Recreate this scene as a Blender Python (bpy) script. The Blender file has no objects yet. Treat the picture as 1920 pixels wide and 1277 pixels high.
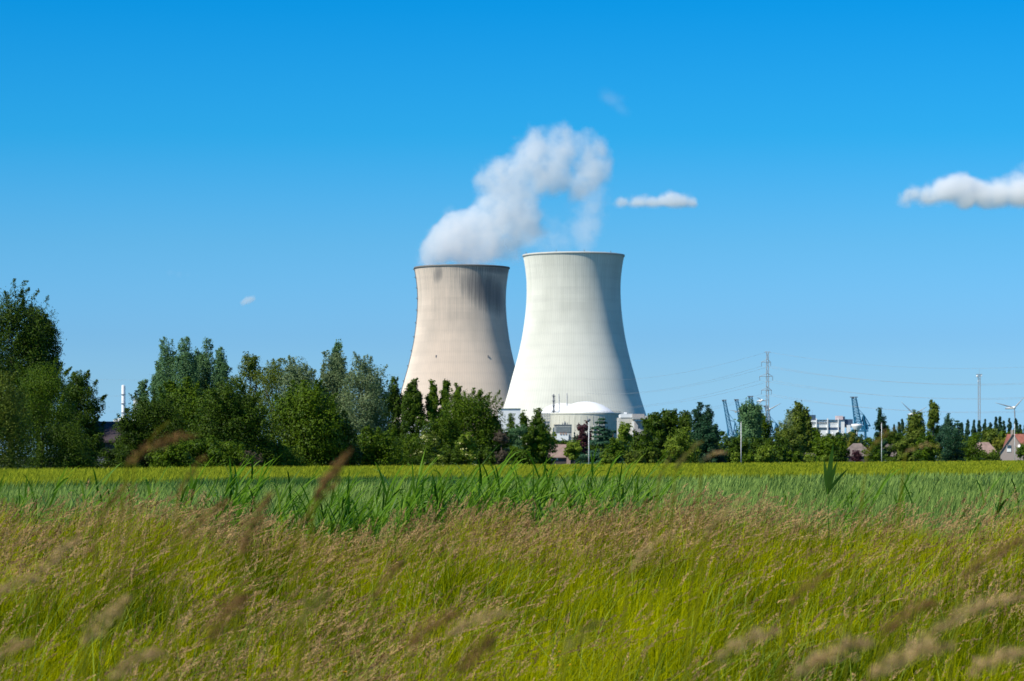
import bpy, bmesh, math, random
import numpy as np
from mathutils import Vector, Matrix
R = math.radians
rng = np.random.default_rng(7)
random.seed(7)
S = bpy.context.scene
COL = S.collection

# ------------------------------------------------------------------ camera, sky, sun, exposure
F = 5333.33            # 100 mm on a 36 mm sensor, in pixels of a 1920 wide frame
EYE = 1.6              # eye height over the field
HY = 857.0             # row of the horizon
cd = bpy.data.cameras.new('camera')
cam = bpy.data.objects.new('camera', cd); COL.objects.link(cam); S.camera = cam
cam.location = (0, 0, EYE); cam.rotation_euler = (R(90), 0, 0)
cd.lens = 100; cd.sensor_width = 36; cd.shift_y = (HY - 638.5) / 1920
cd.clip_start = 0.3; cd.clip_end = 40000
cd.dof.use_dof = True; cd.dof.focus_distance = 36; cd.dof.aperture_fstop = 8.5

SUN_E, SUN_A = R(47), R(55)     # height; degrees to the left of straight behind the camera
w = bpy.data.worlds.new('World'); S.world = w; w.use_nodes = True
nt = w.node_tree; N = nt.nodes; L = nt.links
sky = N.new('ShaderNodeTexSky'); sky.sky_type = 'NISHITA'; sky.sun_disc = False
sky.sun_elevation = SUN_E; sky.sun_rotation = R(180) + SUN_A
tc = N.new('ShaderNodeTexCoord'); sx = N.new('ShaderNodeSeparateXYZ')
L.new(tc.outputs['Generated'], sx.inputs[0])
ramp = N.new('ShaderNodeValToRGB'); L.new(sx.outputs[2], ramp.inputs[0])
SC = 3.2
stops = [(0.0, (.95, 1.75, 3.15)), (.012, (.76, 1.5, 2.75)), (.026, (.60, 1.2, 2.15)), (.041, (.45, 1.0, 1.88)),
         (.075, (.30, .91, 1.58)), (.112, (.085, .83, 1.48)), (.159, (.012, .74, 1.43)), (.27, (.0, .54, 1.12)), (1.0, (.0, .42, .95))]
cr = ramp.color_ramp
while len(cr.elements) < len(stops): cr.elements.new(.5)
for e, (p, c) in zip(cr.elements, stops): e.position = p; e.color = (c[0] / SC, c[1] / SC, c[2] / SC, 1)
mul = N.new('ShaderNodeVectorMath'); mul.operation = 'MULTIPLY'
L.new(sky.outputs[0], mul.inputs[0]); L.new(ramp.outputs[0], mul.inputs[1])
mu2 = N.new('ShaderNodeVectorMath'); mu2.operation = 'SCALE'; mu2.inputs[3].default_value = SC / 2 ** .35
L.new(mul.outputs[0], mu2.inputs[0]); L.new(mu2.outputs[0], N['Background'].inputs[0])
N['Background'].inputs[1].default_value = .1

sd = bpy.data.lights.new('sun', 'SUN'); sun = bpy.data.objects.new('sun', sd); COL.objects.link(sun)
sd.energy = 4.7; sd.angle = R(.5); sd.color = (1, .935, .80)
sv = Vector((-math.sin(SUN_A) * math.cos(SUN_E), -math.cos(SUN_A) * math.cos(SUN_E), math.sin(SUN_E)))
sun.rotation_euler = sv.to_track_quat('Z', 'Y').to_euler()
sun.location = (-30, -30, 60)
S.view_settings.view_transform = 'Standard'; S.view_settings.look = 'None'
S.view_settings.exposure = .35; S.view_settings.gamma = 1
S.cycles.max_bounces = 12; S.cycles.diffuse_bounces = 3; S.cycles.transmission_bounces = 4
S.cycles.volume_bounces = 10; S.cycles.transparent_max_bounces = 16
S.cycles.use_denoising = True
S.cycles.volume_max_steps = 256

# ------------------------------------------------------------------ helpers
def X(px, D): return (px - 960) / F * D
def Z(py, D): return EYE + (HY - py) / F * D
def tag(o, label=None, cat=None, group=None, kind=None):
    if label: o['label'] = label
    if cat: o['category'] = cat
    if group: o['group'] = group
    if kind: o['kind'] = kind
    return o
def thing(name, loc, label, cat, group=None, rz=0):
    o = bpy.data.objects.new(name, None); COL.objects.link(o)
    o.empty_display_size = .2; o.location = loc; o.rotation_euler = (0, 0, rz)
    return tag(o, label, cat, group)
def copy_tree(o, parent=None):
    c = o.copy(); COL.objects.link(c)
    if parent: c.parent = parent
    for ch in list(o.children): copy_tree(ch, c)
    return c

class MB:
    def __init__(s): s.v = []; s.f = []; s.sm = []
    def add(s, vs, fs, smooth=False):
        b = len(s.v); s.v += [tuple(v) for v in vs]
        s.f += [tuple(b + i for i in f) for f in fs]; s.sm += [smooth] * len(fs); return s
    def box(s, c, d, rz=0, M=None):
        x, y, z = d[0] / 2, d[1] / 2, d[2] / 2
        vs = [Vector((i * x, j * y, k * z)) for i in (-1, 1) for j in (-1, 1) for k in (-1, 1)]
        m = M or Matrix.Rotation(rz, 3, 'Z')
        return s.add([m @ v + Vector(c) for v in vs], [(0, 1, 3, 2), (4, 6, 7, 5), (0, 4, 5, 1), (2, 3, 7, 6), (0, 2, 6, 4), (1, 5, 7, 3)])
    def tube(s, pts, rs, n=8, cap=True):
        pts = [Vector(p) for p in pts]
        if not hasattr(rs, '__len__'): rs = [rs] * len(pts)
        vs = []; up = None
        for i, p in enumerate(pts):
            t = (pts[min(i + 1, len(pts) - 1)] - pts[max(i - 1, 0)]).normalized()
            if up is None: up = Vector((0, 0, 1)) if abs(t.z) < .9 else Vector((1, 0, 0))
            a = t.cross(up).normalized(); b = a.cross(t).normalized(); up = b
            for k in range(n):
                q = 2 * math.pi * k / n
                vs.append(p + (a * math.cos(q) + b * math.sin(q)) * rs[i])
        fs = [(i * n + k, i * n + (k + 1) % n, (i + 1) * n + (k + 1) % n, (i + 1) * n + k) for i in range(len(pts) - 1) for k in range(n)]
        if cap: fs += [tuple(range(n))[::-1], tuple((len(pts) - 1) * n + k for k in range(n))]
        return s.add(vs, fs, True if n > 5 else False)
    def lathe(s, c, prof, n=32, smooth=True):
        vs = []; c = Vector(c)
        for r, z in prof:
            for k in range(n):
                q = 2 * math.pi * k / n; vs.append(c + Vector((r * math.cos(q), r * math.sin(q), z)))
        fs = [(i * n + k, i * n + (k + 1) % n, (i + 1) * n + (k + 1) % n, (i + 1) * n + k) for i in range(len(prof) - 1) for k in range(n)]
        return s.add(vs, fs, smooth)
    def prism(s, poly, y0, y1):       # polygon in x,z extruded along y
        n = len(poly); vs = [(x, y0, z) for x, z in poly] + [(x, y1, z) for x, z in poly]
        return s.add(vs, [tuple(range(n)), tuple(range(2 * n - 1, n - 1, -1))] + [(i, i + n, (i + 1) % n + n, (i + 1) % n) for i in range(n)])
    def build(s, name, mat, parent=None):
        me = bpy.data.meshes.new(name); me.from_pydata(s.v, [], s.f)
        me.polygons.foreach_set('use_smooth', s.sm); me.materials.append(mat); me.validate()
        bm = bmesh.new(); bm.from_mesh(me); bmesh.ops.recalc_face_normals(bm, faces=bm.faces); bm.to_mesh(me); bm.free()
        o = bpy.data.objects.new(name, me); COL.objects.link(o)
        if parent: o.parent = parent
        return o

def quads(name, V, mat, parent=None, tint=None, nv=4):
    """V: (n*nv,3) vertices, each consecutive nv a face."""
    V = np.asarray(V, dtype=np.float32).reshape(-1, 3); n = len(V) // nv
    me = bpy.data.meshes.new(name)
    me.vertices.add(len(V)); me.vertices.foreach_set('co', V.ravel())
    me.loops.add(n * nv); me.loops.foreach_set('vertex_index', np.arange(n * nv, dtype=np.int32))
    me.polygons.add(n); me.polygons.foreach_set('loop_start', np.arange(n, dtype=np.int32) * nv)
    me.update(calc_edges=True)
    if tint is not None:
        a = me.attributes.new('tint', 'FLOAT', 'FACE'); a.data.foreach_set('value', np.asarray(tint, dtype=np.float32))
    me.materials.append(mat)
    o = bpy.data.objects.new(name, me); COL.objects.link(o)
    if parent: o.parent = parent
    return o
def indexed(name, V, Fq, mat, parent=None, tint=None, smooth=False):
    V = np.asarray(V, dtype=np.float32).reshape(-1, 3); Fq = np.asarray(Fq, dtype=np.int32); n = len(Fq)
    me = bpy.data.meshes.new(name)
    me.vertices.add(len(V)); me.vertices.foreach_set('co', V.ravel())
    me.loops.add(n * 4); me.loops.foreach_set('vertex_index', Fq.ravel())
    me.polygons.add(n); me.polygons.foreach_set('loop_start', np.arange(n, dtype=np.int32) * 4)
    if smooth: me.polygons.foreach_set('use_smooth', np.ones(n, dtype=bool))
    me.update(calc_edges=True)
    if tint is not None:
        a = me.attributes.new('tint', 'FLOAT', 'FACE'); a.data.foreach_set('value', np.asarray(tint, dtype=np.float32))
    me.materials.append(mat)
    o = bpy.data.objects.new(name, me); COL.objects.link(o)
    if parent: o.parent = parent
    return o

def blades(root, h, wd, lean, amt, face=None, nseg=3, pitch=None, z0=None):
    """Curved grass blades; root (n,3), h height, wd width, lean azimuth, amt bend in heights. Returns V, F."""
    n = len(root); t = np.linspace(0, 1, nseg + 1)
    if face is None: face = rng.uniform(0, 2 * np.pi, n)
    V = np.zeros((n, nseg + 1, 2, 3), dtype=np.float32)
    for i, q in enumerate(t):
        d = amt * q ** 2
        cx = root[:, 0] + np.cos(lean) * d * h; cy = root[:, 1] + np.sin(lean) * d * h
        cz = root[:, 2] + h * (q - .35 * np.minimum(amt, 1.6) * q ** 3)
        hw = wd * .5 * (1 - q ** 1.6 * .93)
        V[:, i, 0] = np.stack([cx - np.cos(face) * hw, cy - np.sin(face) * hw, cz], 1)
        V[:, i, 1] = np.stack([cx + np.cos(face) * hw, cy + np.sin(face) * hw, cz], 1)
    k = (np.arange(n) * (nseg + 1) * 2)[:, None]; i2 = (np.arange(nseg) * 2)[None]
    b = k + i2
    Fq = np.stack([b, b + 1, b + 3, b + 2], -1).reshape(-1, 4)
    return V.reshape(-1, 3), Fq

# ------------------------------------------------------------------ materials
def newmat(name):
    m = bpy.data.materials.new(name); m.use_nodes = True
    return m, m.node_tree.nodes, m.node_tree.links, m.node_tree.nodes['Principled BSDF']
def noise(N, L, scale, detail=4, vec=None, rough=.55):
    t = N.new('ShaderNodeTexNoise'); t.inputs['Scale'].default_value = scale; t.inputs['Detail'].default_value = detail
    t.inputs['Roughness'].default_value = rough
    if vec is not None: L.new(vec, t.inputs['Vector'])
    return t
def rampn(N, L, src, stops):
    r = N.new('ShaderNodeValToRGB'); cr = r.color_ramp
    while len(cr.elements) < len(stops): cr.elements.new(.5)
    for e, (p, c) in zip(cr.elements, stops): e.position = p; e.color = (*c, 1) if len(c) == 3 else c
    L.new(src, r.inputs[0]); return r
def plain(name, col, rough=.6, metal=0, var=.12, scale=1.5):
    m, N, L, P = newmat(name)
    g = N.new('ShaderNodeNewGeometry')
    t = noise(N, L, scale, 5, g.outputs['Position'])
    r = rampn(N, L, t.outputs['Fac'], [(.3, tuple(c * (1 - var) for c in col)), (.7, tuple(min(1, c * (1 + var)) for c in col))])
    L.new(r.outputs[0], P.inputs['Base Color']); P.inputs['Roughness'].default_value = rough; P.inputs['Metallic'].default_value = metal
    return m
def leafmat(name, c0, c1, trans=.3, rough=.5, spec=.3, nscale=.25):
    """leaf colour runs from c0 to c1 with each leaf's own tint and a slow drift through the plant"""
    m, N, L, P = newmat(name)
    a = N.new('ShaderNodeAttribute'); a.attribute_name = 'tint'
    g = N.new('ShaderNodeNewGeometry'); t = noise(N, L, nscale, 3, g.outputs['Position'])
    ad = N.new('ShaderNodeMath'); ad.operation = 'MULTIPLY_ADD'; ad.inputs[1].default_value = .7
    L.new(t.outputs['Fac'], ad.inputs[0])
    sb = N.new('ShaderNodeMath'); sb.operation = 'ADD'; sb.inputs[1].default_value = -.35
    L.new(a.outputs['Fac'], sb.inputs[0]); L.new(sb.outputs[0], ad.inputs[2])
    r = rampn(N, L, ad.outputs[0], [(0, c0), (1, c1)])
    L.new(r.outputs[0], P.inputs['Base Color']); P.inputs['Roughness'].default_value = rough
    P.inputs['Specular IOR Level'].default_value = spec * .35
    P.inputs['Diffuse Roughness'].default_value = .5
    tr = N.new('ShaderNodeBsdfTranslucent'); L.new(r.outputs[0], tr.inputs[0])
    mx = N.new('ShaderNodeMixShader'); mx.inputs[0].default_value = trans
    L.new(P.outputs[0], mx.inputs[1]); L.new(tr.outputs[0], mx.inputs[2])
    L.new(mx.outputs[0], N['Material Output'].inputs[0])
    return m

BARK = plain('bark', (.09, .065, .045), .9)
CONC = plain('concrete', (.52, .50, .45), .85, var=.07, scale=.3)
WHITE = plain('white paint', (.8, .8, .79), .5, var=.03)
WHT2 = plain('white render', (.72, .73, .74), .7, var=.05, scale=.2)
STEEL = plain('galvanised steel', (.34, .35, .36), .55, metal=.3)
DKST = plain('dark steel', (.14, .15, .17), .6)
GLASS = plain('window glass', (.05, .08, .11), .15)
DKBL = plain('dark blue cladding and shade', (.05, .09, .16), .6)
CRBL = plain('crane blue paint', (.005, .12, .23), .6)
BRICK = plain('brick', (.36, .24, .19), .9, var=.2, scale=6)
TAUPE = plain('taupe brick', (.34, .28, .25), .9, var=.15, scale=6)
DKWALL = plain('dark wall', (.06, .05, .05), .9)
GREYB = plain('grey cladding', (.33, .34, .33), .7, var=.08)
BLUE = plain('blue cladding', (.02, .13, .36), .6)

def roofmat(name, col):
    m, N, L, P = newmat(name)
    g = N.new('ShaderNodeNewGeometry'); t = noise(N, L, .8, 6, g.outputs['Position'])
    r = rampn(N, L, t.outputs['Fac'], [(.3, tuple(c * .75 for c in col)), (.7, tuple(c * 1.25 for c in col))])
    L.new(r.outputs[0], P.inputs['Base Color']); P.inputs['Roughness'].default_value = .85
    wv = N.new('ShaderNodeTexWave'); wv.bands_direction = 'Z'; wv.inputs['Scale'].default_value = 1.6; wv.inputs['Distortion'].default_value = .6
    L.new(g.outputs['Position'], wv.inputs[0])
    b = N.new('ShaderNodeBump'); b.inputs['Strength'].default_value = .5; b.inputs['Distance'].default_value = .05
    L.new(wv.outputs[1], b.inputs['Height']); L.new(b.outputs[0], P.inputs['Normal'])
    return m
ROOF_BR = roofmat('brown roof tiles', (.17, .10, .08))
ROOF_GR = roofmat('grey brown roof tiles', (.18, .14, .125))
ROOF_RED = roofmat('red roof tiles', (.30, .10, .07))
ROOF_DK = roofmat('dark slates', (.045, .03, .035))
ROOF_PK = roofmat('pinkish roof tiles', (.27, .18, .15))

def towermat(name, base, dirt, stain_shade):
    """Concrete shell: u runs round it, v is the height in metres."""
    m, N, L, P = newmat(name)
    uv = N.new('ShaderNodeUVMap'); uv.uv_map = 'shell'
    s = N.new('ShaderNodeSeparateXYZ'); L.new(uv.outputs[0], s.inputs[0])
    def math_(op, a, b=None, c=None):
        n = N.new('ShaderNodeMath'); n.operation = op
        for i, q in enumerate((a, b, c)):
            if q is None: continue
            if isinstance(q, (int, float)): n.inputs[i].default_value = q
            else: L.new(q, n.inputs[i])
        return n.outputs[0]
    def comb(x, y, z=0.):
        n = N.new('ShaderNodeCombineXYZ')
        for i, q in enumerate((x, y, z)):
            if isinstance(q, (int, float)): n.inputs[i].default_value = q
            else: L.new(q, n.inputs[i])
        return n.outputs[0]
    def mix(f, a, b, mode='MIX'):
        n = N.new('ShaderNodeMix'); n.data_type = 'RGBA'; n.blend_type = mode
        for k, q in ((0, f), (6, a), (7, b)):
            if isinstance(q, (int, float)): n.inputs[k].default_value = q
            elif isinstance(q, tuple): n.inputs[k].default_value = (*q, 1)
            else: L.new(q, n.inputs[k])
        return n.outputs[2]
    u, v = s.outputs[0], s.outputs[1]
    rib = math_('PINGPONG', math_('MULTIPLY', u, 150), .5)             # meridional ribs
    ribl = math_('SUBTRACT', 1, math_('SMOOTH_MIN', math_('MULTIPLY', rib, 5), 1, .3))
    lift = math_('PINGPONG', math_('MULTIPLY', v, .11), .5)
    liftl = math_('SUBTRACT', 1, math_('SMOOTH_MIN', math_('MULTIPLY', lift, 5), 1, .3))
    # each pour has its own tone
    cell = noise(N, L, 1.0, 2, comb(math_('MULTIPLY', u, 6), math_('FLOOR', math_('MULTIPLY', v, .16))))
    strk = noise(N, L, 1.0, 6, comb(math_('MULTIPLY', u, 260), math_('MULTIPLY', v, .018)), .7)
    big = noise(N, L, 1.0, 5, comb(math_('MULTIPLY', u, 9), math_('MULTIPLY', v, .02)))
    c = mix(rampn(N, L, cell.outputs[0], [(.35, (0, 0, 0)), (.65, (1, 1, 1))]).outputs[0], tuple(x * .93 for x in base), tuple(min(.9, x * 1.03) for x in base))
    c = mix(math_('MULTIPLY', rampn(N, L, big.outputs[0], [(.45, (0, 0, 0)), (.75, (1, 1, 1))]).outputs[0], .35), c, dirt)
    # streaks of dirt running down from the rim
    up = rampn(N, L, math_('DIVIDE', v, 165), [(.45, (0, 0, 0)), (.8, (.55, .55, .55)), (.97, (1, 1, 1))]).outputs[0]
    sk = rampn(N, L, strk.outputs[0], [(.42, (0, 0, 0)), (.62, (1, 1, 1))]).outputs[0]
    c = mix(math_('MULTIPLY', math_('MULTIPLY', up, sk), .55 if stain_shade else .5), c, dirt)
    if stain_shade:
        # blue-black growth under the rim: a patch round the lee side with shade painted in and a smaller one to windward
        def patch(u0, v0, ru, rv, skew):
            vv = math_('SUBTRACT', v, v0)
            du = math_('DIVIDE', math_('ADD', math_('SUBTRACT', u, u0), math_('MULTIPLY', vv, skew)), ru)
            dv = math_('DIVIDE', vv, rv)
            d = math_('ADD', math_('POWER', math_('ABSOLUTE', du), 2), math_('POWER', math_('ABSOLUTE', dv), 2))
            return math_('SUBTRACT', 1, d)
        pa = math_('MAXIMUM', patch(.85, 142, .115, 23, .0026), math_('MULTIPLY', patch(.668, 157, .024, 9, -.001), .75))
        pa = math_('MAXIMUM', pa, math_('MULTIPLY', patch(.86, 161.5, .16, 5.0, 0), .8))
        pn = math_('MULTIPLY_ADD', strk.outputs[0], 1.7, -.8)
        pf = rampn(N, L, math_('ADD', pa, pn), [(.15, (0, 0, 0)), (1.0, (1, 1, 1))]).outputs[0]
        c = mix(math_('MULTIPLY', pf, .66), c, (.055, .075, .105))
    c = mix(math_('MULTIPLY', ribl, .16), c, tuple(x * .4 for x in base))
    c = mix(math_('MULTIPLY', liftl, .07), c, tuple(x * .45 for x in base))
    L.new(c, P.inputs['Base Color']); P.inputs['Roughness'].default_value = .9; P.inputs['Specular IOR Level'].default_value = .1; P.inputs['Diffuse Roughness'].default_value = 1
    b = N.new('ShaderNodeBump'); b.inputs['Strength'].default_value = .25; b.inputs['Distance'].default_value = .2
    L.new(math_('SUBTRACT', math_('MULTIPLY', strk.outputs[0], .3), ribl), b.inputs['Height']); L.new(b.outputs[0], P.inputs['Normal'])
    return m

# ------------------------------------------------------------------ ground
def sstep(a, b, t):
    t = np.clip((t - a) / (b - a), 0, 1); return t * t * (3 - 2 * t)
def crest_top(x, y):
    px = 960 + x / np.maximum(y, 8) * F
    row = np.interp(px, [-600, 0, 200, 300, 400, 500, 610, 700, 770, 850, 1000, 1120, 1250, 1350, 1480, 1700, 1920, 2500], [945, 955, 936, 940, 962, 985, 1006, 992, 966, 956, 962, 958, 934, 938, 960, 957, 945, 940])
    return 1.6 - (row - HY) / F * 23
def gz(x, y):
    x = np.asarray(x, dtype=float); y = np.asarray(y, dtype=float)
    top = crest_top(x, y) - .58
    slope = -.22 + (top + .22) * np.clip((y - 14.5) / 8.5, 0, 1)
    z = np.where(y < 14.5, -.22 * sstep(6, 14, y), slope)
    z = np.where(y > 23, top + (-.25 - top) * sstep(23, 25.6, y), z)
    z = np.where(y > 26.5, -.25 + .25 * sstep(26.5, 29, y), z)
    return z
ys = np.concatenate([np.array([-3000, -600, -100, -30, -8]), np.arange(0, 12, 1.), np.arange(12, 31, .5), [34, 40, 60, 100, 180, 300, 500, 900, 1700, 3500, 7000, 14000, 26000]])
xs = np.concatenate([[-16000, -5000, -1500, -500, -150, -60, -25], np.arange(-12, 12.1, .6), [25, 60, 150, 500, 1500, 5000, 16000]])
XX, YY = np.meshgrid(xs, ys); ZZ = gz(XX, YY)
ny, nx = XX.shape
ii = (np.arange(ny - 1)[:, None] * nx + np.arange(nx - 1)[None]).ravel()
m, N_, L_, P_ = newmat('meadow soil')
g_ = N_.new('ShaderNodeNewGeometry'); t_ = noise(N_, L_, .6, 8, g_.outputs['Position'])
r_ = rampn(N_, L_, t_.outputs['Fac'], [(.3, (.03, .045, .012)), (.55, (.05, .07, .018)), (.75, (.09, .08, .03))])
L_.new(r_.outputs[0], P_.inputs['Base Color']); P_.inputs['Roughness'].default_value = 1
ground = indexed('ground', np.stack([XX, YY, ZZ], -1), np.stack([ii, ii + 1, ii + nx + 1, ii + nx], 1), m, smooth=True)
tag(ground, kind='structure')

# ------------------------------------------------------------------ crops
def crop(name, label, cat, cmat, smat, lo, hi, n, zlo, ztop, wpx, hump=0):
    """lo(x), hi(x): near and far edge as distance; blades spread evenly over the picture rows they cover"""
    pxs = rng.uniform(-320, 2240, n); k = (pxs - 960) / F
    # edge D = a + b*x, x = k*D  ->  D = a / (1 - b*k)
    D0 = lo[0] / (1 - lo[1] * k); D1 = hi[0] / (1 - hi[1] * k)
    iv = rng.uniform(0, 1, n) ** .9; D = 1 / (1 / D0 + (1 / D1 - 1 / D0) * iv)
    x = k * D + np.where(rng.uniform(0, 1, n) < .3, rng.uniform(-5, 5, n), 0); root = np.stack([x, D, np.full(n, zlo)], 1)
    bump = .05 * np.sin(x * .9 + D * .23) * np.sin(D * .31 - x * .2)
    h = (ztop - zlo) * rng.uniform(.72, 1.06, n) + bump
    wd = np.maximum(.012, wpx * D / 2844) * rng.uniform(.6, 1.3, n)
    V, Fq = blades(root, h, wd, rng.normal(.1, .5, n), rng.uniform(.05, .4, n), face=rng.normal(0, .5, n), nseg=2)
    o = indexed(name, V, Fq, cmat, tint=np.repeat(np.clip(rng.normal(.5, .42, n) + bump * 3, 0, 1), 2))
    tag(o, label, cat, kind='stuff')
    # closed canopy a little below the ears
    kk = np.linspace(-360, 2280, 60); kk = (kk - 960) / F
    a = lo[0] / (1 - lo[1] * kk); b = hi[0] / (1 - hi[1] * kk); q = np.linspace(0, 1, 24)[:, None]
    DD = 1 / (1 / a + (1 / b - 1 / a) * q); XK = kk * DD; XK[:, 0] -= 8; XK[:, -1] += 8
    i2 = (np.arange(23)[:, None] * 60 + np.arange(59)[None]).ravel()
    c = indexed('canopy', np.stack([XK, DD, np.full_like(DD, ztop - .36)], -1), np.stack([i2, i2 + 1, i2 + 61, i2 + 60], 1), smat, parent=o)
    return o
WH = leafmat('wheat leaf', (.03, .085, .014), (.41, .54, .125), .28, .6, .1, .5)
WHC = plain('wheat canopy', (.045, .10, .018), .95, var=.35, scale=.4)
BA = leafmat('barley ear', (.11, .16, .01), (.46, .48, .03), .3, .7, .1, .05)
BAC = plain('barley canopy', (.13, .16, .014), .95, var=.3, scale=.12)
crop('wheat', 'blue green unripe wheat standing in the field beyond the reeds', 'wheat', WH, WHC, (29.5, 0), (122, 1.75), 150000, .3, .84, 1.25)
crop('barley', 'bright yellow green barley field reaching to the trees', 'barley', BA, BAC, (122.3, 1.75), (354, 3.26), 110000, .35, .84, 1.0)
DG = leafmat('dark field grass', (.02, .08, .015), (.09, .19, .03), .3, .5, .3, .3)
n = 9000
pxs = np.clip(rng.normal(600, 260, n), -100, 1500); k = (pxs - 960) / F; D = 118 / (1 - 1.7 * k) + rng.normal(-4, 3, n)
root = np.stack([k * D, D, np.zeros(n)], 1)
V, Fq = blades(root, rng.uniform(.75, 1.05, n), rng.uniform(.04, .07, n), rng.normal(.1, .5, n), rng.uniform(.1, .5, n), nseg=2)
tag(indexed('field_grass', V, Fq, DG, tint=np.repeat(rng.uniform(0, 1, n), 2)), 'strip of darker tall grass between the wheat and the barley', 'grass', kind='stuff')

# ------------------------------------------------------------------ near meadow
GR = leafmat('meadow grass', (.035, .08, .0), (.56, .56, .0), .42, .6, .1, 1.3)
TAN = leafmat('grass seed heads', (.13, .06, .022), (.80, .54, .25), .35, .7, .05, 3.5)
CULM = leafmat('grass culms', (.20, .2, .01), (.50, .44, .08), .3, .6, .1, 1)
def pnoise(x, y, s, seed=0):
    """cheap smooth pseudo noise 0..1"""
    r = np.random.default_rng(seed); out = np.zeros_like(x)
    for i in range(6):
        a = r.uniform(0, 2 * np.pi); f = s * r.uniform(.6, 1.8); out += np.sin((x * np.cos(a) + y * np.sin(a)) * f + r.uniform(0, 6.3))
    return .5 + out / 6
# green blades
n = 370000
y = 13.2 + 11.6 * rng.uniform(0, 1, n) ** .95; x = rng.uniform(-1, 1, n) * (.25 * y + 2.2)
root = np.stack([x, y, gz(x, y)], 1)
clump = pnoise(x, y, 3.0, 1)
h = rng.uniform(.24, .62, n) * (.55 + .45 * clump + .4 * pnoise(x, y, 9.0, 21))
V, Fq = blades(root, h, rng.uniform(.0045, .0115, n), rng.normal(.05, 1.1, n), rng.uniform(.05, .7, n), nseg=3)
tv = np.clip(rng.normal(.48, .27, n) + .45 * (pnoise(x, y, 1.3, 5) - .5) + .5 * (pnoise(x, y, 5.0, 6) - .5) - .28 * sstep(.13, .17, x / y) * sstep(15.5, 17, y) * (1 - sstep(19.5, 21, y)), 0, 1)
meadow = indexed('meadow_grass', V, Fq, GR, tint=np.repeat(tv, 3))
n3 = 9000
y3 = 13.4 + 10.6 * rng.uniform(0, 1, n3); x3 = rng.uniform(-.27, .27, n3) * y3
V3, F3 = blades(np.stack([x3, y3, gz(x3, y3)], 1), rng.uniform(.45, .85, n3), rng.uniform(.006, .013, n3), rng.normal(.3, 1.1, n3), rng.uniform(.2, 1.3, n3), nseg=4)
WG = leafmat('wild broad grass', (.05, .14, .0), (.50, .60, .08), .45, .5, .3, 3)
wg_ = indexed('broad_blades', V3, F3, WG, meadow, tint=np.repeat(rng.uniform(0, 1, n3), 4))
tag(meadow, 'yellow green meadow grass covering the bank in the foreground', 'grass', kind='stuff')
# flowering stalks: culm + panicle of many spikelets
def panicles(n, x, y, hgt, plen, prad, nsp, size, lean_mu=.05):
    root = np.stack([x, y, gz(x, y)], 1)
    lean = rng.normal(lean_mu, .6, n); amt = rng.uniform(.1, .8, n)
    V1, F1 = blades(root, hgt, np.full(n, .003), lean, amt, nseg=4)
    q = 1 - (plen / hgt)[:, None] * rng.uniform(0, 1, (n, nsp))           # where on the stalk
    am = amt[:, None]; H = hgt[:, None]; d = am * q ** 2
    c = np.stack([root[:, 0:1] + np.cos(lean)[:, None] * d * H, root[:, 1:2] + np.sin(lean)[:, None] * d * H,
                  root[:, 2:3] + H * (q - .35 * am * q ** 3)], -1)
    tt = (1 - q) / (plen / hgt)[:, None]
    rad = prad[:, None] * np.sin(np.pi * np.clip(tt * .85 + .1, 0, 1)) * rng.uniform(0, 1, (n, nsp)) ** .6
    an = rng.uniform(0, 2 * np.pi, (n, nsp))
    c = c + np.stack([np.cos(an) * rad, np.sin(an) * rad, rng.normal(0, .3, (n, nsp)) * rad], -1)
    c = c.reshape(-1, 3); m = len(c)
    ax = np.stack([np.cos(an).ravel() * .4 + np.repeat(np.cos(lean) * amt, nsp) * 1.4, np.sin(an).ravel() * .4, rng.normal(.6, .35, m)], 1)
    ax /= np.linalg.norm(ax, axis=1)[:, None]
    sd_ = np.cross(ax, rng.normal(0, 1, (m, 3))); sd_ /= np.linalg.norm(sd_, axis=1)[:, None]
    sl = size * rng.uniform(.7, 1.4, m)[:, None]
    Vs = np.stack([c - ax * sl, c + sd_ * sl * .22, c + ax * sl, c - sd_ * sl * .22], 1)
    return V1, F1, Vs.reshape(-1, 3)
n = 78000
y = 13.4 + 11.0 * rng.uniform(0, 1, n); x = rng.uniform(-1, 1, n) * (.25 * y + 2.2)
px = 960 + x / y * F
dens = .10 + .3 * sstep(17.5, 21.5, y) * (px < 950) * (.4 + pnoise(x, y, 2.2, 31)) + 1.7 * sstep(19.6, 22.4, y) * (px < 1500) + 1.2 * sstep(18.8, 22.4, y) * (px >= 1500) + 1.1 * sstep(.56, .78, pnoise(x, y, 1.5, 3)) + .55 * sstep(.5, .75, pnoise(x, y, 4.5, 9)) + .6 * (1 - sstep(13.8, 15.2, y)) * (px > 1000)
keep = rng.uniform(0, 1, n) < dens * .165
x, y = x[keep], y[keep]; n = len(x)
hg = rng.uniform(.5, .82, n)
V1, F1, Vs = panicles(n, x, y, hg, rng.uniform(.09, .17, n), rng.uniform(.006, .024, n), 38, .0088)
cu = indexed('seeding_grass', V1, F1, CULM, tint=np.repeat(rng.uniform(0, 1, n), 4))
tag(cu, 'ripe grass with reddish tan seed heads leaning over the bank', 'grass', kind='stuff')
quads('seed_heads', Vs, TAN, cu, tint=np.repeat(rng.uniform(0, 1, n), 38) * .8 + rng.uniform(0, .2, n * 38))

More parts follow.
